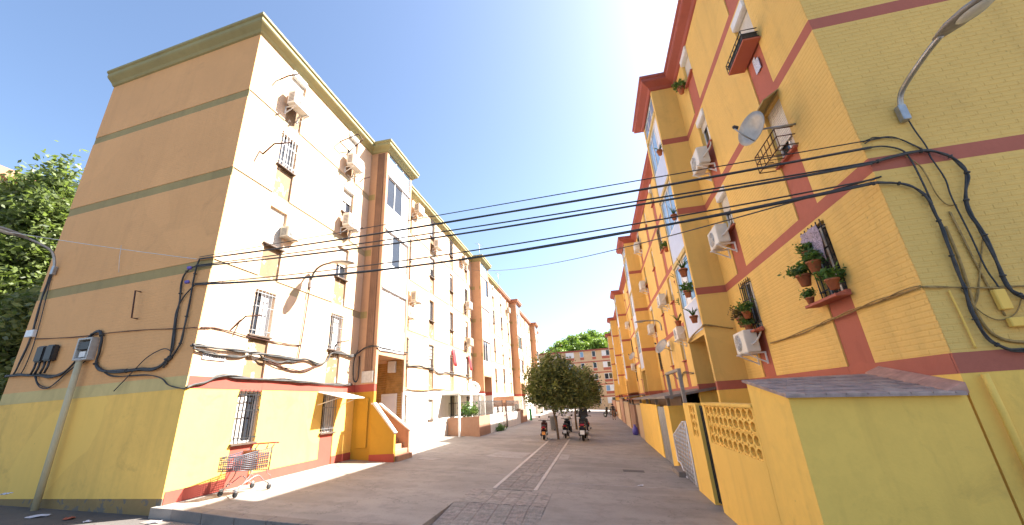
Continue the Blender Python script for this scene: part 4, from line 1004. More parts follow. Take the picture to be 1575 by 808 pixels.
# breeze block wall
def breeze(sz_y=.29, sz_z=.185, th=.1):
    b = MB(); n = 20; e = .014; hy, hz = sz_y/2, sz_z/2
    ring = []; sq = []
    for k in range(n):
        a = 2*math.pi*k/n; c, s = math.cos(a), math.sin(a); ring.append((c*(hy-.028), s*(hz-.016)))
        m = max(abs(c), abs(s)); sq.append((c/m*hy, s/m*hz))
    vs = [(-th/2, *p) for p in sq]+[(-th/2, *p) for p in ring]+[(th/2, *p) for p in sq]+[(th/2, *p) for p in ring]
    fs = []
    for k in range(n):
        k2 = (k+1) % n; fs += [(k, k2, n+k2, n+k), (2*n+k2, 2*n+k, 3*n+k, 3*n+k2), (n+k, n+k2, 3*n+k2, 3*n+k), (k2, k, 2*n+k, 2*n+k2)]
    b.add(vs, fs)
    for q in range(4): # curved petals inside the ring
        a0 = math.pi/4+q*math.pi/2; pts = []
        for t in range(6):
            f = t/5; rr = (1-f); an = a0+f*.9; pts.append((0, math.cos(an)*rr*(hy-.03), math.sin(an)*rr*(hz-.018)))
        b.tube(pts, .013, 5)
    return b.mesh('breeze_block', 'ryellow_flat')
BBM = breeze()
bw = thing('breeze_block_wall', 'yellow yard wall topped with rows of ring patterned blocks', 'wall', (2.43, 8.65, -.75))
y0, y1 = 7.13, 10.3; lz = [(.86, 1.05), (1.05, 1.06)]
rows = [.89, 1.075+.0, 1.28, 1.0]
zr0 = [.80, .985, 1.185, 1.37]
b = MB(); b.box(XS, XS+.14, y0, y1, -1.2, .70); b.box(XS, XS+.14, y0, y1, .70, .705); b.put('wall', 'ryellow_flat', bw)
ya, yb = 7.2, 10.1
b = MB(); b.box(XS, XS+.14, y0, ya, .705, 1.53); b.put('pier', 'ryellow_flat', bw)
b = MB(); b.box(XS, XS+.14, yb, y1, .705, 1.53); b.put('pier', 'ryellow_flat', bw)
b = MB(); b.box(XS, XS+.14, ya, yb, 1.078, 1.092); b.put('rail', 'ryellow_flat', bw)
b = MB(); b.box(XS-.02, XS+.16, y0, y1, 1.47, 1.53); b.put('coping', 'ryellow_flat', bw, .008)
for zi in (.705+.0925, .89+.0925, 1.095+.0925, 1.28+.0925):
    for k in range(10): new('breeze_block', BBM, bw, W[bw].inverted() @ Vector((XS+.07, ya+.145+k*.29, zi)))
# post wall beyond the gate gap
gp_ = thing('gate_pier', 'narrow yellow wall pier with four ring blocks beyond the gate gap', 'wall', (2.55, 11.7, -.75))
b = MB(); b.box(XS, XS+.14, 10.95, 12.45, -1.2, .705); b.box(XS+.14, XS+.36, 10.95, 11.12, -1.2, 1.5); b.box(XS, XS+.14, 10.95, 11.2, .705, 1.5); b.box(XS, XS+.14, 11.78, 12.45, .705, 1.5); b.box(XS, XS+.14, 11.2, 11.78, 1.445, 1.5); b.put('wall', 'ryellow_flat', gp_)
for zi in (.705+.0925, .89+.0925, 1.075+.0925, 1.26+.0925):
    for k in range(2): new('breeze_block', BBM, gp_, W[gp_].inverted() @ Vector((XS+.07, 11.345+k*.29, zi)))
gt = thing('yard_gate', 'dark iron gate in the gap between two yellow walls', 'gate', (2.5, 10.62, -.7))
b = MB(); b.box(XS+.09, XS+.12, 10.32, 10.93, -.6, 1.4); b.put('sheet', 'iron', gt)
for k in range(5):
    b = MB(); yy = 10.36+k*.13; b.box(XS+.07, XS+.09, yy, yy+.025, -.62, 1.45); b.put('bar', 'iron', gt)
# white trellis rail of the yard steps
tr = thing('trellis_railing', 'white lattice railing of the yard steps between yellow walls', 'railing', (2.45, 14.2, -.7))
poly = [(12.9, -.7), (12.9, 1.0), (13.4, .95), (15.3, .45), (15.3, -.35), (14.9, -.35), (14.2, -.7)]
def inside(y, z):
    c = False; n = len(poly)
    for i in range(n):
        (ya_, za_), (yb_, zb_) = poly[i], poly[(i+1) % n]
        if (za_ > z) != (zb_ > z) and y < (yb_-ya_)*(z-za_)/(zb_-za_)+ya_: c = not c
    return c
b = MB(); k = -40
for sl in (1, -1):
    for q in range(-30, 60):
        seg = []
        for i in range(41):
            y = 12.9+2.4*i/40; z = sl*(y-12.9)+q*.24-1.2
            if inside(y, z): seg.append((2.42+(.006 if sl > 0 else -.006), y, z))
            else:
                if len(seg) > 1: b.tube([seg[0], seg[-1]], .014, 4)
                seg = []
        if len(seg) > 1: b.tube([seg[0], seg[-1]], .014, 4)
o = b.put('lattice', 'white_panel', tr); o['kind'] = 'stuff'
b = MB(); b.tube([(2.42, *p) for p in poly], .025, 6, True); b.put('frame', 'white_panel', tr)
b = MB(); b.box(2.2, 3.2, 14.3, 15.5, -1.1, -.52); tag(b.put('yard_step', 'kerb', None, .01), 'concrete step under the white lattice railing', 'step')
# second shed with roof slab
s2 = thing('shed', 'yellow yard shed with grey metal door under a pale roof slab', 'shed', (3.3, 20.0, -.75))
b = MB(); b.box(2.45, 2.6, 15.6, 16.6, -1.2, 1.36); b.box(2.45, 2.6, 18.6, 25.4, -1.2, 1.36); b.box(2.6, 4.2, 15.6, 15.75, -1.2, 1.36); b.box(2.6, 4.2, 25.25, 25.4, -1.2, 1.5); b.put('wall', 'ryellow_flat', s2)
b = MB(); b.box(2.5, 2.55, 16.6, 18.6, -.85, 1.3); dd = b.put('metal_door', 'grey_metal', s2)
for k in range(4):
    b = MB(); y_ = 16.65+k*.5; b.box(2.475, 2.5, y_, y_+.42, -.8, 1.25); b.put('door_panel', 'grey_metal', dd, .01)
b = MB(); b.hexa([(2.25, 14.6, 1.62), (4.26, 14.6, 1.86), (4.26, 27.4, 1.8), (2.25, 27.4, 1.56)], [(2.25, 14.6, 1.70), (4.26, 14.6, 1.94), (4.26, 27.4, 1.88), (2.25, 27.4, 1.64)]); b.put('roof_slab', 'kerb', s2)
for yy in (15.7, 18.7, 22, 25.3):
    b = MB(); b.box(2.46, 2.56, yy, yy+.1, 1.36, 1.68); b.put('post', 'kerb', s2)
b = MB(); b.box(3.0, 3.1, 15.9, 25, 1.0, 1.7); b.put('back_board', 'shutter_brown', s2)
b = MB(); b.box(2.42, 2.52, 12.6, 12.7, -.8, 2.45); b.box(2.42, 2.52, 12.7, 14.7, 2.37, 2.45); b.box(2.42, 2.52, 14.62, 14.7, 1.6, 2.37); tag(b.put('porch_frame', 'lamp_grey', None, .006), 'grey metal door frame standing above the lattice railing', 'frame')
# further yard walls
for k, (ya, yb, h, m, l) in enumerate([(25.9, 28.6, 1.25, 'far_orange', 'orange yard wall just past the pale roof slab'), (30.4, 34.4, 1.2, 'terracotta', 'brown yard wall beyond the violet bag'), (35.4, 41.2, 1.35, 'far_orange', 'long orange yard wall midway down the right side'),
                                   (42.2, 47.5, 1.6, 'terracotta', 'brownish yard wall near the walking person'), (49, 57, 1.3, 'far_orange', 'yard wall beyond the walking person, right side'), (60, 72, 1.4, 'terracotta', 'last yard wall at the far right end of the street')]):
    t = thing('yard_wall', l, 'wall', (2.6, (ya+yb)/2, -.7), 0, 'yard walls along the right row')
    b = MB(); b.box(2.5, 2.64, ya, yb, -1.1, h); b.put('wall', m, t)
    b = MB(); b.box(2.46, 2.68, ya-.03, yb+.03, h, h+.06); b.put('coping', 'kerb', t)
    b = MB(); b.box(2.64, 4.2, ya, ya+.14, -1.1, h); b.put('side_wall', m, t)
    if k in (1, 2, 3):
        b = MB(); b.hexa([(2.3, ya+.5, h+.35), (4.2, ya+.5, h+.5), (4.2, yb-.5, h+.5), (2.3, yb-.5, h+.35)], [(2.3, ya+.5, h+.40), (4.2, ya+.5, h+.55), (4.2, yb-.5, h+.55), (2.3, yb-.5, h+.40)]); b.put('roof_sheet', 'rred' if k != 2 else 'kerb', t)
        for yy in (ya+.6, yb-.7):
            b = MB(); b.box(2.5, 2.6, yy, yy+.1, h+.06, h+.37); b.put('post', 'iron', t)
bg = thing('plastic_bag', 'violet plastic bag standing at the foot of the right wall', 'bag', (2.3, 29.6, slab_z(2.3)))
b = MB(); b.lathe([(.13, 0), (.2, .08), (.2, .3), (.12, .5), (.05, .56), (.11, .64)], (0, 0, 0), 12); b.put('sack', 'blue_bag', bg, world=False)

# ------------------------------------------------------------------ left garden beyond the first bay
XG = -7.1
gw = thing('garden_wall', 'low garden wall with terracotta end and white side past the entrance steps', 'wall', (-8.0, 29.0, .1))
b = MB(); b.box(-9.1, XG-.14, 24.7, 24.86, -.3, 1.17); b.put('end_wall', 'terracotta', gw)
b = MB(); b.box(XG-.14, XG, 24.7, 27.4, -.3, 1.17); b.put('corner_wall', 'terracotta', gw)
b = MB(); b.box(XG-.14, XG, 27.4, 31.4, -.3, 1.17); b.put('side_wall', 'white_wall', gw)
b = MB(); b.box(XG-.14, XG, 33.0, 38.6, -.3, 1.1); b.put('side_wall', 'white_wall', gw)
b = MB(); b.box(XG-.3, XG, 38.6, 38.9, -.3, 1.3); b.box(XG-.14, XG-.001, 38.9, 42.5, -.3, 1.2); b.put('far_wall', 'terracotta', gw)
def railing(label, pa, pb, z0, h, step=.14, mat='iron'):
    t = thing('railing', label, 'railing', ((pa[0]+pb[0])/2, (pa[1]+pb[1])/2, z0), 0)
    pa, pb = Vector((*pa, z0)), Vector((*pb, z0)); n = int((pb-pa).length/step); b = MB()
    for k in range(n+1):
        p = pa.lerp(pb, k/n); b.tube([p, p+Vector((0, 0, h))], .011, 4)
    o = b.put('bars', mat, t); o['kind'] = 'stuff'
    for zz in (.1, h-.06):
        b = MB(); b.tube([pa+Vector((0, 0, zz)), pb+Vector((0, 0, zz))], .016, 5); b.put('rail', mat, t)
    return t
railing('grey bar railing on the terracotta end of the garden wall', (-9.05, 24.78), (XG-.07, 24.78), 1.17, .9)
railing('grey bar railing on the white side of the garden wall', (XG-.07, 24.95), (XG-.07, 31.3), 1.17, .9)
railing('bar railing on the far garden wall', (XG-.07, 33.1), (XG-.07, 38.5), 1.1, .95, .14, 'iron')
gg = thing('garden_gate', 'rusty bar gate between the white garden walls', 'gate', (XG-.07, 32.2, .03))
for yy in (31.45, 32.9):
    b = MB(); b.box(XG-.1, XG-.04, yy, yy+.06, 0, 2.1); b.put('post', 'rust', gg)
for k in range(9):
    b = MB(); yy = 31.6+k*.15; b.box(XG-.08, XG-.06, yy, yy+.022, .08, 1.9); b.put('bar', 'rust', gg)
b = MB(); b.box(XG-.085, XG-.055, 31.51, 32.9, .9, .96); b.put('rail', 'rust', gg)
pc = thing('porch_roof', 'thin white porch slab over the garden past the first bay', 'roof', (-8.7, 25.5, 2.5))
b = MB(); b.box(-9.14, -8.0, 23.8, 29.6, 2.5, 2.6); b.put('slab', 'white', pc)
b = MB(); b.box(-8.2, -8.08, 28.4, 28.5, .1, 2.5); b.put('post', 'white', pc)
b = MB(); b.box(-8.2, -8.08, 24.0, 24.1, .1, 2.5); b.put('post', 'white', pc)
be = thing('brick_porch', 'small terracotta brick porch further along the left row', 'porch', (-8.1, 39.6, .1))
b = MB(); b.box(-9.14, -7.25, 36.6, 36.75, 1.6, 2.45); b.box(-7.4, -7.25, 36.75, 41, 1.75, 2.4); b.put('upper_wall', 'terracotta', be)
b = MB(); b.box(-7.4, -7.25, 41.0, 41.2, -.1, 2.4); b.put('post', 'white', be)
b = MB(); b.box(-7.45, -7.25, 36.6, 36.8, -.1, 1.6); b.put('post', 'white', be)
# banana like plant in the garden corner and a weed at the wall foot
gpnt = thing('garden_plant', 'bright green broad leaved plant behind the garden railing', 'plant', (-8.0, 25.5, .8))
b = MB(); b.tube([(-8.0, 25.5, .1), (-8.02, 25.5, 1.2)], .04, 6); b.put('stem', 'leaf_pot', gpnt)
V, F = leaf_cloud(clumps((-8.0, 25.5, 1.5), (.65, .6, .45), 30, 3, .2), .12, 14, .13, 4); leaf_obj('foliage', 'leaf_pot', gpnt, V, F)
wd = thing('weed', 'green weeds growing at the foot of the white garden wall', 'plant', (XG+.2, 29.6, slab_z(XG)))
V, F = leaf_cloud(clumps((XG+.22, 29.4, .2), (.2, .9, .2), 24, 5, .1), .1, 16, .07, 6); leaf_obj('foliage', 'leaf_pot', wd, V, F)
bn = thing('bollard', 'green enamelled bin post by the far left garden wall', 'bin', (-7.0, 44.0, slab_z(-7.0)))
b = MB(); b.lathe([(.16, 0), (.17, .1), (.13, .2), (.13, .95), (.17, 1.0), (.15, 1.12), (.05, 1.2)], (0, 0, 0), 12); b.put('body', 'green_metal', bn, world=False)
b = MB(); b.box(-.2, .2, -.02, .02, .7, .75); b.put('hoop', 'iron', bn, world=False)

# washing and dishes on the left row
def dish(label, loc, aim, r=.36, rz=0):
    t = thing('satellite_dish', label, 'satellite dish', loc, 0, 'satellite dishes')
    q = Vector(aim).normalized().to_track_quat('Z', 'Y').to_euler(); t.rotation_euler = q; W[t] = Matrix.Translation(Vector(loc)) @ q.to_matrix().to_4x4()
    b = MB(); b.lathe([(.001, 0), (r*.35, .02), (r*.7, .07), (r, .14), (r, .15), (r*.7, .085), (r*.35, .032), (.001, .012)], (0, 0, 0), 20, 'z', False); b.put('bowl', 'dish', t, world=False)
    b = MB(); b.tube([(0, -r*.9, .1), (0, -r*.6, .35), (0, -.08, .52)], .014, 5); b.put('feed_arm', 'grey_metal', t, world=False)
    b = MB(); b.lathe([(.02, -.06), (.035, -.05), (.035, .03), (.02, .05)], (0, -.05, .5), 8); b.put('receiver', 'cable_grey', t, world=False)
    return t
def mount(label, a, c):
    b = MB(); b.tube([a, c], .02, 6); return tag(b.put('dish_mount', 'grey_metal'), label, 'bracket')
dish('grey satellite dish in front of the third floor window, nearest right block', (3.72, 7.22, 6.5), (-.9, -.38, .12), .33)
mount('steel tube holding the grey dish on the right block', (4.27, 7.0, 6.35), (3.74, 7.22, 6.5))
dish('satellite dish on the yellow front past the first right bay', (3.8, 22.3, 4.1), (-.7, -.4, .5), .42)
mount('steel tube holding the dish past the first right bay', (4.27, 22.5, 3.9), (3.82, 22.35, 4.1))
dish('white dish above the garden porch roof, left row', (-8.5, 28.2, 2.95), (.6, -.6, .4), .5)
mount('short mast of the white dish on the porch roof', (-8.6, 28.3, 2.6), (-8.52, 28.25, 2.95))
dish('small dish on a far right front', (3.8, 38.5, 5.2), (-.7, -.4, .5), .4); mount('tube holding the small far right dish', (4.27, 38.6, 5.0), (3.82, 38.55, 5.2))
for l, y, z, w_ in (('red cloth hanging out of a second floor window, left row', 25.6, 4.35, .5), ('red cloth hanging by the second left bay', 29.1, 4.3, .42)):
    b = MB(); n = 7; vs = []
    for i in range(n):
        for j in range(5): vs.append((XL+.1+.06*math.sin(i*1.3)+.25*(1-j/4)*.6, y-w_/2+w_*i/(n-1), z+1.1*j/4))
    b.add(vs, [(i*5+j, (i+1)*5+j, (i+1)*5+j+1, i*5+j+1) for i in range(n-1) for j in range(4)], True); o = b.put('hanging_cloth', 'red_cloth'); m_ = o.modifiers.new('thickness', 'SOLIDIFY'); m_.thickness = .012; tag(o, l, 'cloth', 'red cloths hanging from windows')
# roof antennas on the left
def antenna(label, x, y, z, h=1.3):
    t = thing('antenna', label, 'antenna', (x, y, z), 0, 'roof antennas')
    b = MB(); b.tube([(0, 0, 0), (0, 0, h)], .02, 5); b.put('mast', 'grey_metal', t, world=False)
    b = MB(); b.tube([(-.1, -.45, h-.08), (.1, .45, h-.02)], .012, 5); b.put('boom', 'grey_metal', t, world=False)
    for k in range(6):
        f = k/5; b = MB(); c = Vector((-.1, -.45, h-.08)).lerp(Vector((.1, .45, h-.02)), f); b.tube([c+Vector((-.22, .03, 0)), c+Vector((.22, -.03, 0))], .006, 4); b.put('element', 'grey_metal', t, world=False)
antenna('roof antenna above the second left bay', -8.9, 32.6, 13.9, 2.0)
antenna('thin roof antenna above the third left block', -9.0, 40.5, 13.9, 1.6)
vt = thing('rooftop_cowl', 'grey metal cowl on the roof edge behind the first left bay', 'vent', (-9.1, 14.9, 13.9))
b = MB(); b.lathe([(.2, 0), (.28, .12), (.3, .3), (.2, .42), (.05, .46)], (0, 0, 0), 10); b.put('cap', 'grey_metal', vt, world=False)

# ------------------------------------------------------------------ window plants of the right row
def pot(label, x, y, z, kind='leaf', r=.1, mat='pot', seed=1, hold=True, group='potted plants on the right row', wall=None):
    t = thing('potted_plant', label, 'potted plant', (x, y, z), 0, group)
    b = MB(); b.lathe([(r*.65, 0), (r*.95, r*1.5), (r*1.08, r*1.5), (r*1.08, r*1.8), (r*.9, r*1.8), (r*.85, r*1.6)], (0, 0, 0), 12); b.put('pot', mat, t, world=False)
    if wall is not None:
        b = MB(); b.tube([(0, 0, r*1.45), (wall-x, 0, r*1.45)], .008, 4); b.put('hook', 'iron', t, world=False)
        b = MB(); b.tube([(r*1.02*math.cos(a), r*1.02*math.sin(a), r*1.4) for a in [2*math.pi*k/12 for k in range(12)]], .008, 4, True); b.put('ring', 'iron', t, world=False)
    rr = random.Random(seed)
    if kind == 'aloe':
        b = MB()
        for k in range(11):
            a = rr.uniform(0, 6.28); L_ = r*rr.uniform(2.0, 3.8); u = Vector((math.cos(a), math.sin(a), 0)); tip = u*L_*.7+Vector((0, 0, r*1.7+L_*.75)); mid = u*L_*.3+Vector((0, 0, r*1.7+L_*.5))
            b.tube([Vector((0, 0, r*1.6)), mid, tip], [r*.16, r*.12, r*.02], 4)
        b.put('leaves', 'leaf_pot', t, world=False)
    else:
        V, F = leaf_cloud(clumps((0, 0, r*2.6), (r*1.8, r*1.8, r*1.2), 22, seed, .1), r*.5, 14, r*.42, seed+50); leaf_obj('leaves', 'leaf_red' if kind == 'red' else 'leaf_pot', t, V, F, False)
    return t
def window_shelf(label, y, z):
    b = MB(); b.box(4.0, 4.24, y-.5, y+.5, z-.05, z); return tag(b.put('window_shelf', 'rred', None, .006), label, 'shelf')
window_shelf('red shelf below the second floor window with the lace curtain', 7.6, 3.14); window_shelf('red shelf below the dark leaved window plants', 11.13, 3.14)
pot('clay pot with green plant hung left on the lace curtained window grille', 4.05, 7.92, 3.48, 'leaf', .12, seed=11)
pot('clay pot with trailing plant in the middle of the lace curtained window', 4.06, 7.5, 3.62, 'leaf', .11, seed=12)
pot('clay pot at the right of the lace curtained window', 4.08, 7.2, 3.22, 'leaf', .10, seed=13)
pot('small plant low on the left of the lace curtained window shelf', 4.05, 7.95, 3.14, 'leaf', .07, seed=14)
pot('upper plant in the lace curtained window', 4.08, 7.62, 3.9, 'leaf', .08, seed=15)
b = MB(); vs = []
for i in range(9):
    for j in range(6): vs.append((4.16+.02*math.sin(i*1.7)+.02*math.sin(j), 7.27+.6*i/8, 4.42-(.12+.55*(1-i/8))*j/5))
b.add(vs, [(i*6+j, (i+1)*6+j, (i+1)*6+j+1, i*6+j+1) for i in range(8) for j in range(5)], True); o = b.put('lace_curtain', 'lace'); m_ = o.modifiers.new('thickness', 'SOLIDIFY'); m_.thickness = .006
tag(o, 'patterned lilac lace curtain draped inside the second floor window grille', 'curtain')
pot('dark red leaved plant on the window shelf above the lowest air conditioner', 4.05, 11.35, 3.3, 'red', .14, seed=21)
pot('clay pot with green leaves beside the dark red plant', 4.05, 10.95, 3.45, 'leaf', .11, seed=22)
pot('lower green plant under the dark red plant', 4.06, 11.1, 3.14, 'leaf', .1, seed=23)
pot('flower pot beneath the top floor window of the nearest right block', 4.1, 11.6, 11.3, 'leaf', .12, seed=24, wall=4.27)
pot('red pot on the near edge of the first right bay, fourth floor', 3.28, 12.72, 9.75, 'aloe', .1, seed=25, wall=3.41)
pot('red pot on the near edge of the first right bay, third floor', 3.28, 12.72, 7.2, 'aloe', .1, seed=26, wall=3.41)
pot('clay pot of aloe on the first right bay, uppermost of three', 3.27, 13.0, 5.3, 'aloe', .14, seed=27, wall=3.41)
pot('clay pot of leafy plant on the first right bay, middle of three', 3.27, 13.05, 4.62, 'leaf', .12, seed=28, wall=3.41)
pot('clay pot of aloe on the first right bay, lowest of three', 3.27, 12.95, 3.78, 'aloe', .12, seed=29, wall=3.41)
pot('clay pot past the first right bay, beside a window', 4.05, 17.4, 6.1, 'aloe', .14, seed=30, wall=4.27)
pot('red plastic pot with small plant past the first right bay', 4.05, 17.2, 5.1, 'leaf', .13, 'pot_red', 31, wall=4.27)
pot('clay pot of spiky plant standing on a lower air conditioner', 4.0, 18.6, 4.56, 'aloe', .14, seed=32)
pot('hanging clay pot in a third floor window past the first right bay', 4.05, 18.2, 8.0, 'leaf', .13, seed=33, wall=4.27)
def basket(label, y, z, h, mat, solid=False, shelf=True):
    t = thing('window_basket', label, 'window box', (4.1, y, z), 0)
    x0, x1 = 3.92, 4.24; ya, yb = y-.48, y+.48
    for zz in (z, z+h*.55, z+h):
        b = MB(); b.tube([(x1, ya, zz), (x0, ya, zz), (x0, yb, zz), (x1, yb, zz)], .012, 5); b.put('rail', mat, t)
    for k in range(7):
        b = MB(); yy = ya+(yb-ya)*k/6; b.tube([(x1, yy, z), (x0, yy, z), (x0, yy, z+h)], .009, 5); b.put('bar', mat, t)
    b = MB(); b.box(x0, x1+.02, ya, yb, z-.05, z-.012)
    if shelf: b.put('shelf', 'rred', t)
    if solid:
        b = MB(); b.box(x0+.02, x1, ya+.03, yb-.03, z-.01, z+h*.7); b.put('planter', 'cable_grey', t, .01)
    return t
basket('iron window basket below the dish, third floor right block', 7.55, 5.98, .38, 'rust', False, False)
basket('dark decorated planter box under the fourth floor window, nearest right block', 7.55, 8.66, .22, 'iron', True)
b = MB(); b.box(4.255, 4.272, 7.4, 7.62, 8.14, 8.42); b.box(4.256, 4.2715, 7.5, 7.62, 8.42, 8.52); tag(b.put('tile_plaque', 'blue_tile'), 'small blue and white tile plaque on the red strip', 'plaque')
b = MB(); b.prism([(0, 0), (.32, -.2), (.32, -.17), (0, .03)], -.42, .42, 'y'); t = thing('window_awning', 'dark green awning rolled over the third floor window with the dish', 'awning', (4.26, 7.56, 7.28), math.pi); b.put('cloth', 'olive', t, world=False)

# ------------------------------------------------------------------ scooters
def scooter(label, x, y, rz, body='black_gloss', plate='white_plate', big=1.0, lean=.06, topcase=False, screen=False):
    t = thing('motor_scooter', label, 'scooter', (x, y, slab_z(x)+.012), rz, 'scooters parked round the tree'); t.rotation_euler = (0, lean, rz); t.scale = (big, big, big)
    W[t] = Matrix.Translation(t.location) @ t.rotation_euler.to_matrix().to_4x4()
    def P(name, b, mat, parent=t, bevel=0, seg=1): return b.put(name, mat, parent, bevel, seg, world=False)
    for nm, yy in (('front', .64), ('rear', -.56)):
        b = MB(); b.lathe([(.16, -.05), (.215, -.052), (.245, -.03), (.252, 0), (.245, .03), (.215, .052), (.16, .05)], (0, yy, .252), 20, 'x'); w = P('wheel', b, 'tyre')
        b = MB(); b.lathe([(.05, -.053), (.155, -.04), (.165, -.054), (.165, .054), (.155, .04), (.05, .053)], (0, yy, .252), 16, 'x'); b.put('rim', 'grey_metal', w, world=False)
    b = MB(); b.prism([(-.86, .60), (-.80, .74), (-.1, .70), (.02, .42), (.0, .34), (-.3, .30), (-.62, .42)], -.15, .15); P('rear_body', b, body, bevel=.05, seg=3)
    b = MB(); b.prism([(-.74, .73), (-.72, .82), (-.45, .82), (-.3, .78), (.02, .77), (.06, .70), (-.2, .69)], -.135, .135); P('seat', b, 'seat', bevel=.035, seg=3)
    b = MB(); b.prism([(0, .30), (.42, .30), (.44, .35), (0, .37)], -.17, .17); P('footboard', b, 'black_plastic', bevel=.015)
    b = MB(); b.prism([(.40, .30), (.52, .34), (.50, .62), (.40, .93), (.34, .93), (.40, .60)], -.19, .19); P('leg_shield', b, body, bevel=.04, seg=3)
    b = MB(); b.tube([(0, .64, .25), (0, .5, .62), (0, .40, .98)], .03, 8); P('fork', b, 'grey_metal')
    b = MB(); b.prism([(.44, .50), (.64, .535), (.86, .40), (.84, .37), (.64, .50), (.46, .47)], -.07, .07); P('front_mudguard', b, body, bevel=.015)
    b = MB(); b.prism([(.30, .93), (.48, .90), (.50, 1.0), (.40, 1.07), (.30, 1.04)], -.13, .13); P('handlebar_cover', b, body, bevel=.04, seg=2)
    for s in (-1, 1):
        b = MB(); b.tube([(s*.1, .38, 1.02), (s*.24, .36, 1.04), (s*.36, .31, 1.03)], .017, 6); P('grip', b, 'black_plastic')
        b = MB(); b.tube([(s*.2, .38, 1.05), (s*.27, .38, 1.2)], .007, 5); m = P('mirror', b, 'black_plastic')
        b = MB(); b.lathe([(.001, -.012), (.055, -.012), (.06, 0), (.055, .012), (.001, .012)], (s*.3, .38, 1.24), 12, 'y'); b.put('mirror_glass', 'black_plastic', m, world=False)
        b = MB(); b.box(s*.11-.03, s*.11+.03, -.875, -.83, .60, .64); P('indicator', b, 'orange_plate', bevel=.01)
    b = MB(); b.prism([(-.885, .66), (-.84, .745), (-.80, .745), (-.83, .65)], -.10, .10); P('tail_light', b, 'red_light', bevel=.012)
    b = MB(); b.prism([(-.60, .52), (-.86, .44), (-.93, .28), (-.91, .27), (-.84, .40), (-.58, .48)], -.085, .085); P('rear_mudguard', b, 'black_plastic')
    b = MB(); b.add([(-.1, -.925, .30), (.1, -.925, .30), (.1, -.885, .47), (-.1, -.885, .47), (-.1, -.915, .30), (.1, -.915, .30), (.1, -.875, .47), (-.1, -.875, .47)], [(0, 1, 2, 3), (5, 4, 7, 6), (1, 5, 6, 2), (4, 0, 3, 7), (3, 2, 6, 7), (0, 4, 5, 1)]); P('number_plate', b, plate)
    b = MB(); b.tube([(.16, -.15, .27), (.2, -.4, .30), (.21, -.55, .36), (.21, -.86, .42)], [.03, .05, .065, .06], 10); P('exhaust', b, 'grey_metal')
    b = MB(); b.box(-.2, -.09, -.66, -.1, .2, .36); P('engine_case', b, 'cable_grey', bevel=.03, seg=2)
    for s in (-1, 1):
        b = MB(); b.tube([(s*.12, -.12, .28), (s*.2, -.2, .0)], .014, 5); P('stand_leg', b, 'iron')
    b = MB(); b.lathe([(.02, 0), (.09, .01), (.085, .05), (.02, .07)], (0, .49, .95), 12, 'y'); P('headlight', b, 'lens')
    if topcase:
        b = MB(); b.box(-.22, .22, -1.08, -.66, .88, 1.18); P('top_case', b, body, bevel=.06, seg=3)
        b = MB(); b.box(-.05, .05, -.9, -.6, .8, .88); P('case_rack', b, 'black_plastic')
    if screen:
        b = MB(); b.prism([(.44, 1.0), (.36, 1.38), (.345, 1.38), (.42, 1.0)], -.2, .2); P('windscreen', b, 'scooter_grey', bevel=.004)
    return t
scooter('small dark maroon scooter with orange plate, left of the tree', -3.2, 24.5, .08, 'scooter_brown', 'orange_plate', .95)
scooter('black scooter with white plate half hidden behind the tree trunk', -2.02, 26.0, -.05, 'black_gloss', 'white_plate', 1.0)
scooter('big black maxi scooter right of the tree', -.95, 24.9, -.05, 'scooter_grey', 'white_plate', 1.22, .05, False, True)
scooter('white scooter facing the camera behind the parked black ones', -2.15, 30.5, math.pi+.25, 'scooter_white', 'white_plate', 1.05)
scooter('dark scooter behind the big one, right of the tree', -1.05, 28.6, .3, 'black_gloss', 'white_plate', 1.05, .05, False, True)
scooter('distant dark scooter at the far right of the street', 1.5, 56.0, .9, 'black_gloss', 'white_plate', 1.2)
bn = thing('litter_bin', 'grey litter bin standing behind the tree trunk', 'bin', (-3.3, 31.5, slab_z(-3.3)))
b = MB(); b.lathe([(.24, .05), (.27, .1), (.28, .9), (.3, .92), (.3, .98), (.22, 1.02), (.05, 1.05)], (0, 0, 0), 16); b.put('body', 'bin', bn, world=False)
b = MB(); b.box(-.05, .05, -.05, .05, 0, .1); b.put('foot', 'iron', bn, world=False)

# ------------------------------------------------------------------ trees
tree('leafy orange tree with slim leaning trunk among the scooters', (-2.42, 24.8, slab_z(-2.42)), [(-2.45, 24.8, .5), (-2.56, 24.85, 1.1), (-2.6, 24.9, 1.75), (-2.5, 24.95, 2.3)],
     [((-2.75, 24.95, 2.75), (1.35, 1.3, 1.35), .55), ((-1.75, 25.3, 2.55), (1.25, 1.2, 1.25), .45), ((-3.35, 24.8, 2.3), (.8, .8, .75), .2), ((-2.3, 25, 3.6), (1.05, .95, .9), .26), ((-1.1, 25.2, 1.95), (.7, .8, .6), .15)], 'leaf', .10, 26, 330, .19, 41, None, .075)
tree('second street tree behind the first, right of it', (-1.75, 33.0, slab_z(-1.75)), [(-1.75, 33, .7), (-1.6, 33, 1.5), (-1.3, 33, 2.2)],
     [((-1.1, 33, 2.9), (1.3, 1.3, 1.2), .5), ((-.45, 33.2, 1.9), (.7, .8, .6), .16)], 'leaf', .11, 34, 260, .24, 61, None, .09)
tree('third street tree further back in the same line', (-1.6, 41.0, slab_z(-1.6)), [(-1.6, 41, .8), (-1.5, 41, 1.7)],
     [((-1.5, 41, 2.7), (1.8, 1.6, 1.4), 1)], 'leaf', .12, 45, 170, .22, 71, None, .09)
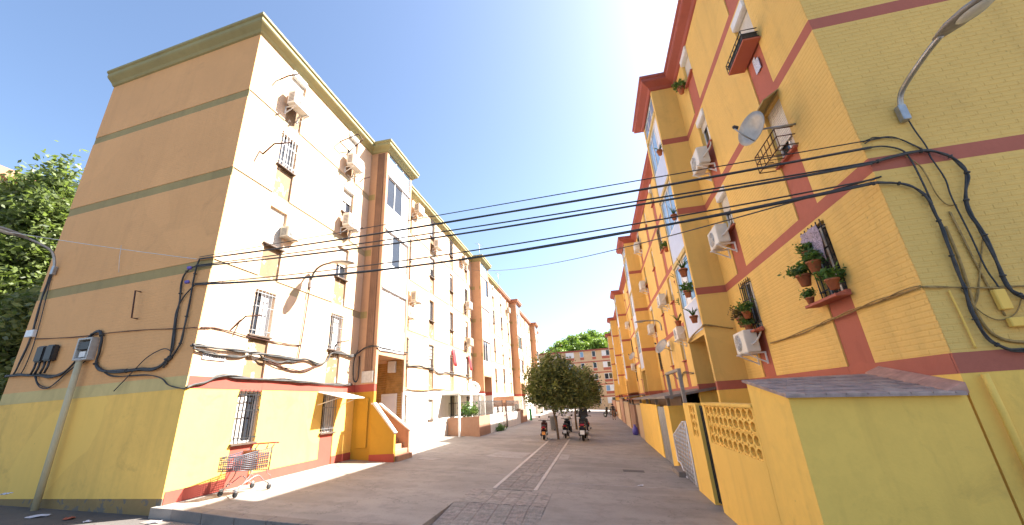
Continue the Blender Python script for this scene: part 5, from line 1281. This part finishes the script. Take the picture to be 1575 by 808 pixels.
tree('tall feathery tree left of the salmon end wall', (-25.4, 12.4, gz(-25.4)), [(-25.4, 12.4, 2.5), (-25.2, 12.5, 5), (-25.4, 12.4, 8)],
     [((-25.5, 12.4, 7.0), (3.2, 2.2, 3.8), 1.0), ((-26.6, 12.4, 11.0), (2.3, 1.6, 2.4), .4), ((-24.2, 12.2, 10.0), (1.6, 1.3, 2.6), .32), ((-27.6, 12.3, 12.2), (.8, .7, 1.6), .10), ((-26.3, 12.3, 12.6), (.6, .6, 1.5), .08), ((-24.6, 12.2, 12.6), (.8, .6, 1.6), .10)], 'leaf_light', .15, 50, 330, .36, 81, None, .22)
tree('dark lower tree beneath the feathery one at the left edge', (-19.6, 10.8, gz(-19.6)), [(-19.6, 10.8, 1.6), (-19.7, 10.8, 3)],
     [((-19.9, 10.8, 4.4), (2.0, 1.3, 2.4), 1.0), ((-21.8, 11, 3.6), (1.8, 1.2, 2.2), .6)], 'leaf', .13, 55, 200, .28, 91, None, .16)

# ------------------------------------------------------------------ background
# pale block at the left, behind the trees
pb_ = thing('apartment_building', 'pale block with brown eave behind the trees at the left edge', 'building', (-33, 22, .7))
b = MB(); b.box(-42, -29, 9.5, 40, -.5, 14.3); b.put('wall', 'white_wall', pb_)
b = MB(); b.box(-43, -28.3, 8.9, 40.5, 14.3, 14.75); b.put('eave', 'cornice_terracotta', pb_)
for k in range(5):
    for j in range(6):
        b = MB(); yy = 12+j*4.5; zz = 1.6+k*2.75; b.box(-29.0, -28.94, yy, yy+1.1, zz, zz+1.3); w = b.put('window', 'white', pb_)
        b = MB(); b.box(-28.94, -28.93, yy+.08, yy+1.02, zz+.08, zz+1.22); b.put('pane', 'glass', w)
# cross block closing the street
cb = thing('apartment_building', 'orange block with red bands closing the far end of the street', 'building', (0, 104, -.4))
b = MB(); b.box(-24, 16, 100, 109, -1.5, 12.9); b.put('wall', 'far_orange', cb)
for z in (2.2, 4.95, 7.7, 10.3):
    b = MB(); b.box(-24, 16, 99.97, 100, z-.13, z+.13); b.put('band', 'rred', cb)
b = MB(); b.box(-24.4, 16.4, 99.6, 109.4, 12.9, 13.2); b.put('cornice', 'cornice_red', cb)
for j in range(13):
    x = -22.5+j*2.9; wide = j % 3 == 0; w_ = 1.0 if wide else .45
    for k in range(5):
        z = .6+k*2.72
        b = MB(); b.box(x-w_, x+w_, 99.9, 99.99, z, z+1.35); w = b.put('window', 'white', cb)
        nb = 2 if wide else 1
        for q in range(nb):
            xa_ = x-w_+.08+q*w_; b = MB(); b.box(xa_, xa_+(w_*2-.16)/nb-.08*(nb-1), 99.89, 99.9, z+.08, z+1.27); b.put('pane', random.choice(['glass', 'glass_blue', 'white_panel', 'glass']), w)
        if k > 0:
            b = MB(); b.box(x-w_, x+w_, 99.95, 99.985, z-.62, z-.02); b.put('window_spandrel', 'rred', cb)
for x in (-7.4, 1.5-12):
    b = MB(); b.box(x-.15, x+.15, 99.85, 99.97, -.4, 12.9); b.put('drainpipe', 'brown_duct', cb)
# wooded hill
hl = [(-17, 150, 19), (-13.5, 158, 22), (-9.5, 152, 23), (-6, 160, 26.0), (-2, 154, 25.5), (2, 162, 27.5), (6, 155, 25), (10, 160, 27), (14.5, 156, 25), (-11, 146, 19.5), (-3.5, 147, 21.5), (4, 147, 22), (11, 147, 21.5), (-20, 158, 18.5)]
pos = ['at the left end of the hill', 'second from the left on the skyline', 'left of the middle, forward', 'left of the summit', 'just left of the summit, forward', 'at the summit', 'right of the summit', 'further right on the skyline', 'by the right block eave', 'low at the left front', 'low below the middle', 'low below the summit', 'low at the right', 'leftmost, lowest']
b = MB(); vs = []; nx, ny = 25, 9
for j in range(ny):
    for i in range(nx):
        x = -60+120*i/(nx-1); y = 118+70*j/(ny-1); vs.append((x, y, -.8+16*math.exp(-((x-3)/24)**2)*min(1, max(0, (y-120)/30))))
b.add(vs, [(j*nx+i, j*nx+i+1, (j+1)*nx+i+1, (j+1)*nx+i) for j in range(ny-1) for i in range(nx-1)], True); struct(b.put('hill', 'leaf_hill'))
for k, (x, y, z) in enumerate(hl):
    gzh = -.8+16*math.exp(-((x-3)/24)**2)*min(1, (y-120)/30)
    tree('sunny green hill tree ' + pos[k], (x, y, gzh-.5), [(x, y, gzh+2), (x, y, z-5)], [((x, y, z-3.2), (3.4, 3.0, 3.2), 1.0), ((x+1.3, y-1, z-5.5), (3.0, 2.6, 2.4), .6)], 'leaf_hill', .42, 40, 90, .55, 200+k*5, 'trees on the hill behind the street', .25)

# ------------------------------------------------------------------ person walking far down the right
pr = thing('person', 'person in dark top and brown trousers walking along the right wall', 'person', (1.7, 49.0, slab_z(1.7)))
sc_ = 1.72
J = {'pel': (0, 0, .93), 'sp': (0, .02, 1.2), 'ch': (0, 0, 1.4), 'nk': (0, .01, 1.52), 'hd': (0, .03, 1.62), 'ht': (0, .02, 1.72),
     'hl': (-.1, 0, .9), 'kl': (-.11, .12, .5), 'al': (-.11, .02, .08), 'tl': (-.12, .16, .03), 'hr': (.1, 0, .9), 'kr': (.11, .0, .48), 'ar': (.11, -.2, .12), 'tr': (.12, -.08, .03),
     'sl': (-.19, 0, 1.42), 'el': (-.25, -.05, 1.14), 'wl': (-.26, .06, .9), 'fl': (-.26, .09, .8), 'sr': (.19, 0, 1.42), 'er': (.25, -.02, 1.14), 'wr': (.26, .12, .92), 'fr': (.26, .16, .82)}
RJ = {'pel': .15, 'sp': .135, 'ch': .14, 'nk': .055, 'hd': .095, 'ht': .06, 'hl': .09, 'kl': .06, 'al': .042, 'tl': .035, 'hr': .09, 'kr': .06, 'ar': .042, 'tr': .035, 'sl': .06, 'el': .045, 'wl': .03, 'fl': .025, 'sr': .06, 'er': .045, 'wr': .03, 'fr': .025}
E_ = [('pel', 'sp'), ('sp', 'ch'), ('ch', 'nk'), ('nk', 'hd'), ('hd', 'ht'), ('pel', 'hl'), ('hl', 'kl'), ('kl', 'al'), ('al', 'tl'), ('pel', 'hr'), ('hr', 'kr'), ('kr', 'ar'), ('ar', 'tr'), ('ch', 'sl'), ('sl', 'el'), ('el', 'wl'), ('wl', 'fl'), ('ch', 'sr'), ('sr', 'er'), ('er', 'wr'), ('wr', 'fr')]
ks = list(J); me = bpy.data.meshes.new('body'); me.from_pydata([J[k] for k in ks], [(ks.index(a), ks.index(c)) for a, c in E_], [])
bo = new('body', me, pr); ms = bo.modifiers.new('skin', 'SKIN')
for i, k in enumerate(ks): me.skin_vertices[0].data[i].radius = (RJ[k], RJ[k]*.85)
me.skin_vertices[0].data[0].use_root = True
bo.modifiers.new('sub', 'SUBSURF').levels = 1
dg = bpy.context.evaluated_depsgraph_get(); em = bpy.data.meshes.new_from_object(bo.evaluated_get(dg)); bo.modifiers.clear(); bo.data = em
em.materials.clear()
for m_ in ('skin', 'cloth_dark', 'cloth_brown'): em.materials.append(M[m_])
for p in em.polygons:
    z = p.center.z; ax = abs(p.center.x)
    p.material_index = 2 if (z < .95 and ax < .21 and z > .1) else (1 if (z < 1.48 and z > 1.0) or z <= .1 else 0); p.use_smooth = True
b = MB(); b.lathe([(.102, -.02), (.108, .04), (.09, .09), (.03, .125)], (0, .005, 1.63), 12); b.put('hair', 'cloth_dark', pr, world=False)

# ------------------------------------------------------------------ litter at the lower left
def litter(label, x, y, w, l, mat, rz, lift=.03):
    b = MB(); n = 5; vs = []; r = random.Random(label)
    for i in range(n):
        for j in range(n): vs.append(((i/(n-1)-.5)*w, (j/(n-1)-.5)*l, r.uniform(0, lift)))
    b.add(vs, [(i*n+j, (i+1)*n+j, (i+1)*n+j+1, i*n+j+1) for i in range(n-1) for j in range(n-1)])
    o = new('litter', b.mesh('litter', mat), None, (x, y, (gz(x) if y < 7.5 else slab_z(x))+.012), rz); m_ = o.modifiers.new('thickness', 'SOLIDIFY'); m_.thickness = .004
    return tag(o, label, 'litter', 'litter on the ground')
litter('crumpled lilac paper on the asphalt beside the cream pipe', -11.85, 7.42, .34, .2, 'paper', .6, .03)
litter('red and white scrap on the asphalt right of the lilac paper', -10.9, 7.35, .16, .2, 'paper_red', .8)
litter('white scrap at the left edge of the asphalt', -13.3, 7.6, .2, .14, 'paper', .2)
litter('small pale scrap near the salmon corner', -10.2, 7.2, .12, .1, 'paper', 1.1)
litter('white scrap by the kerb step', -8.75, 7.35, .2, .12, 'paper', .4)
litter('scrap of paper on the paving before the right wall', .9, 12.6, .14, .1, 'paper', .5)
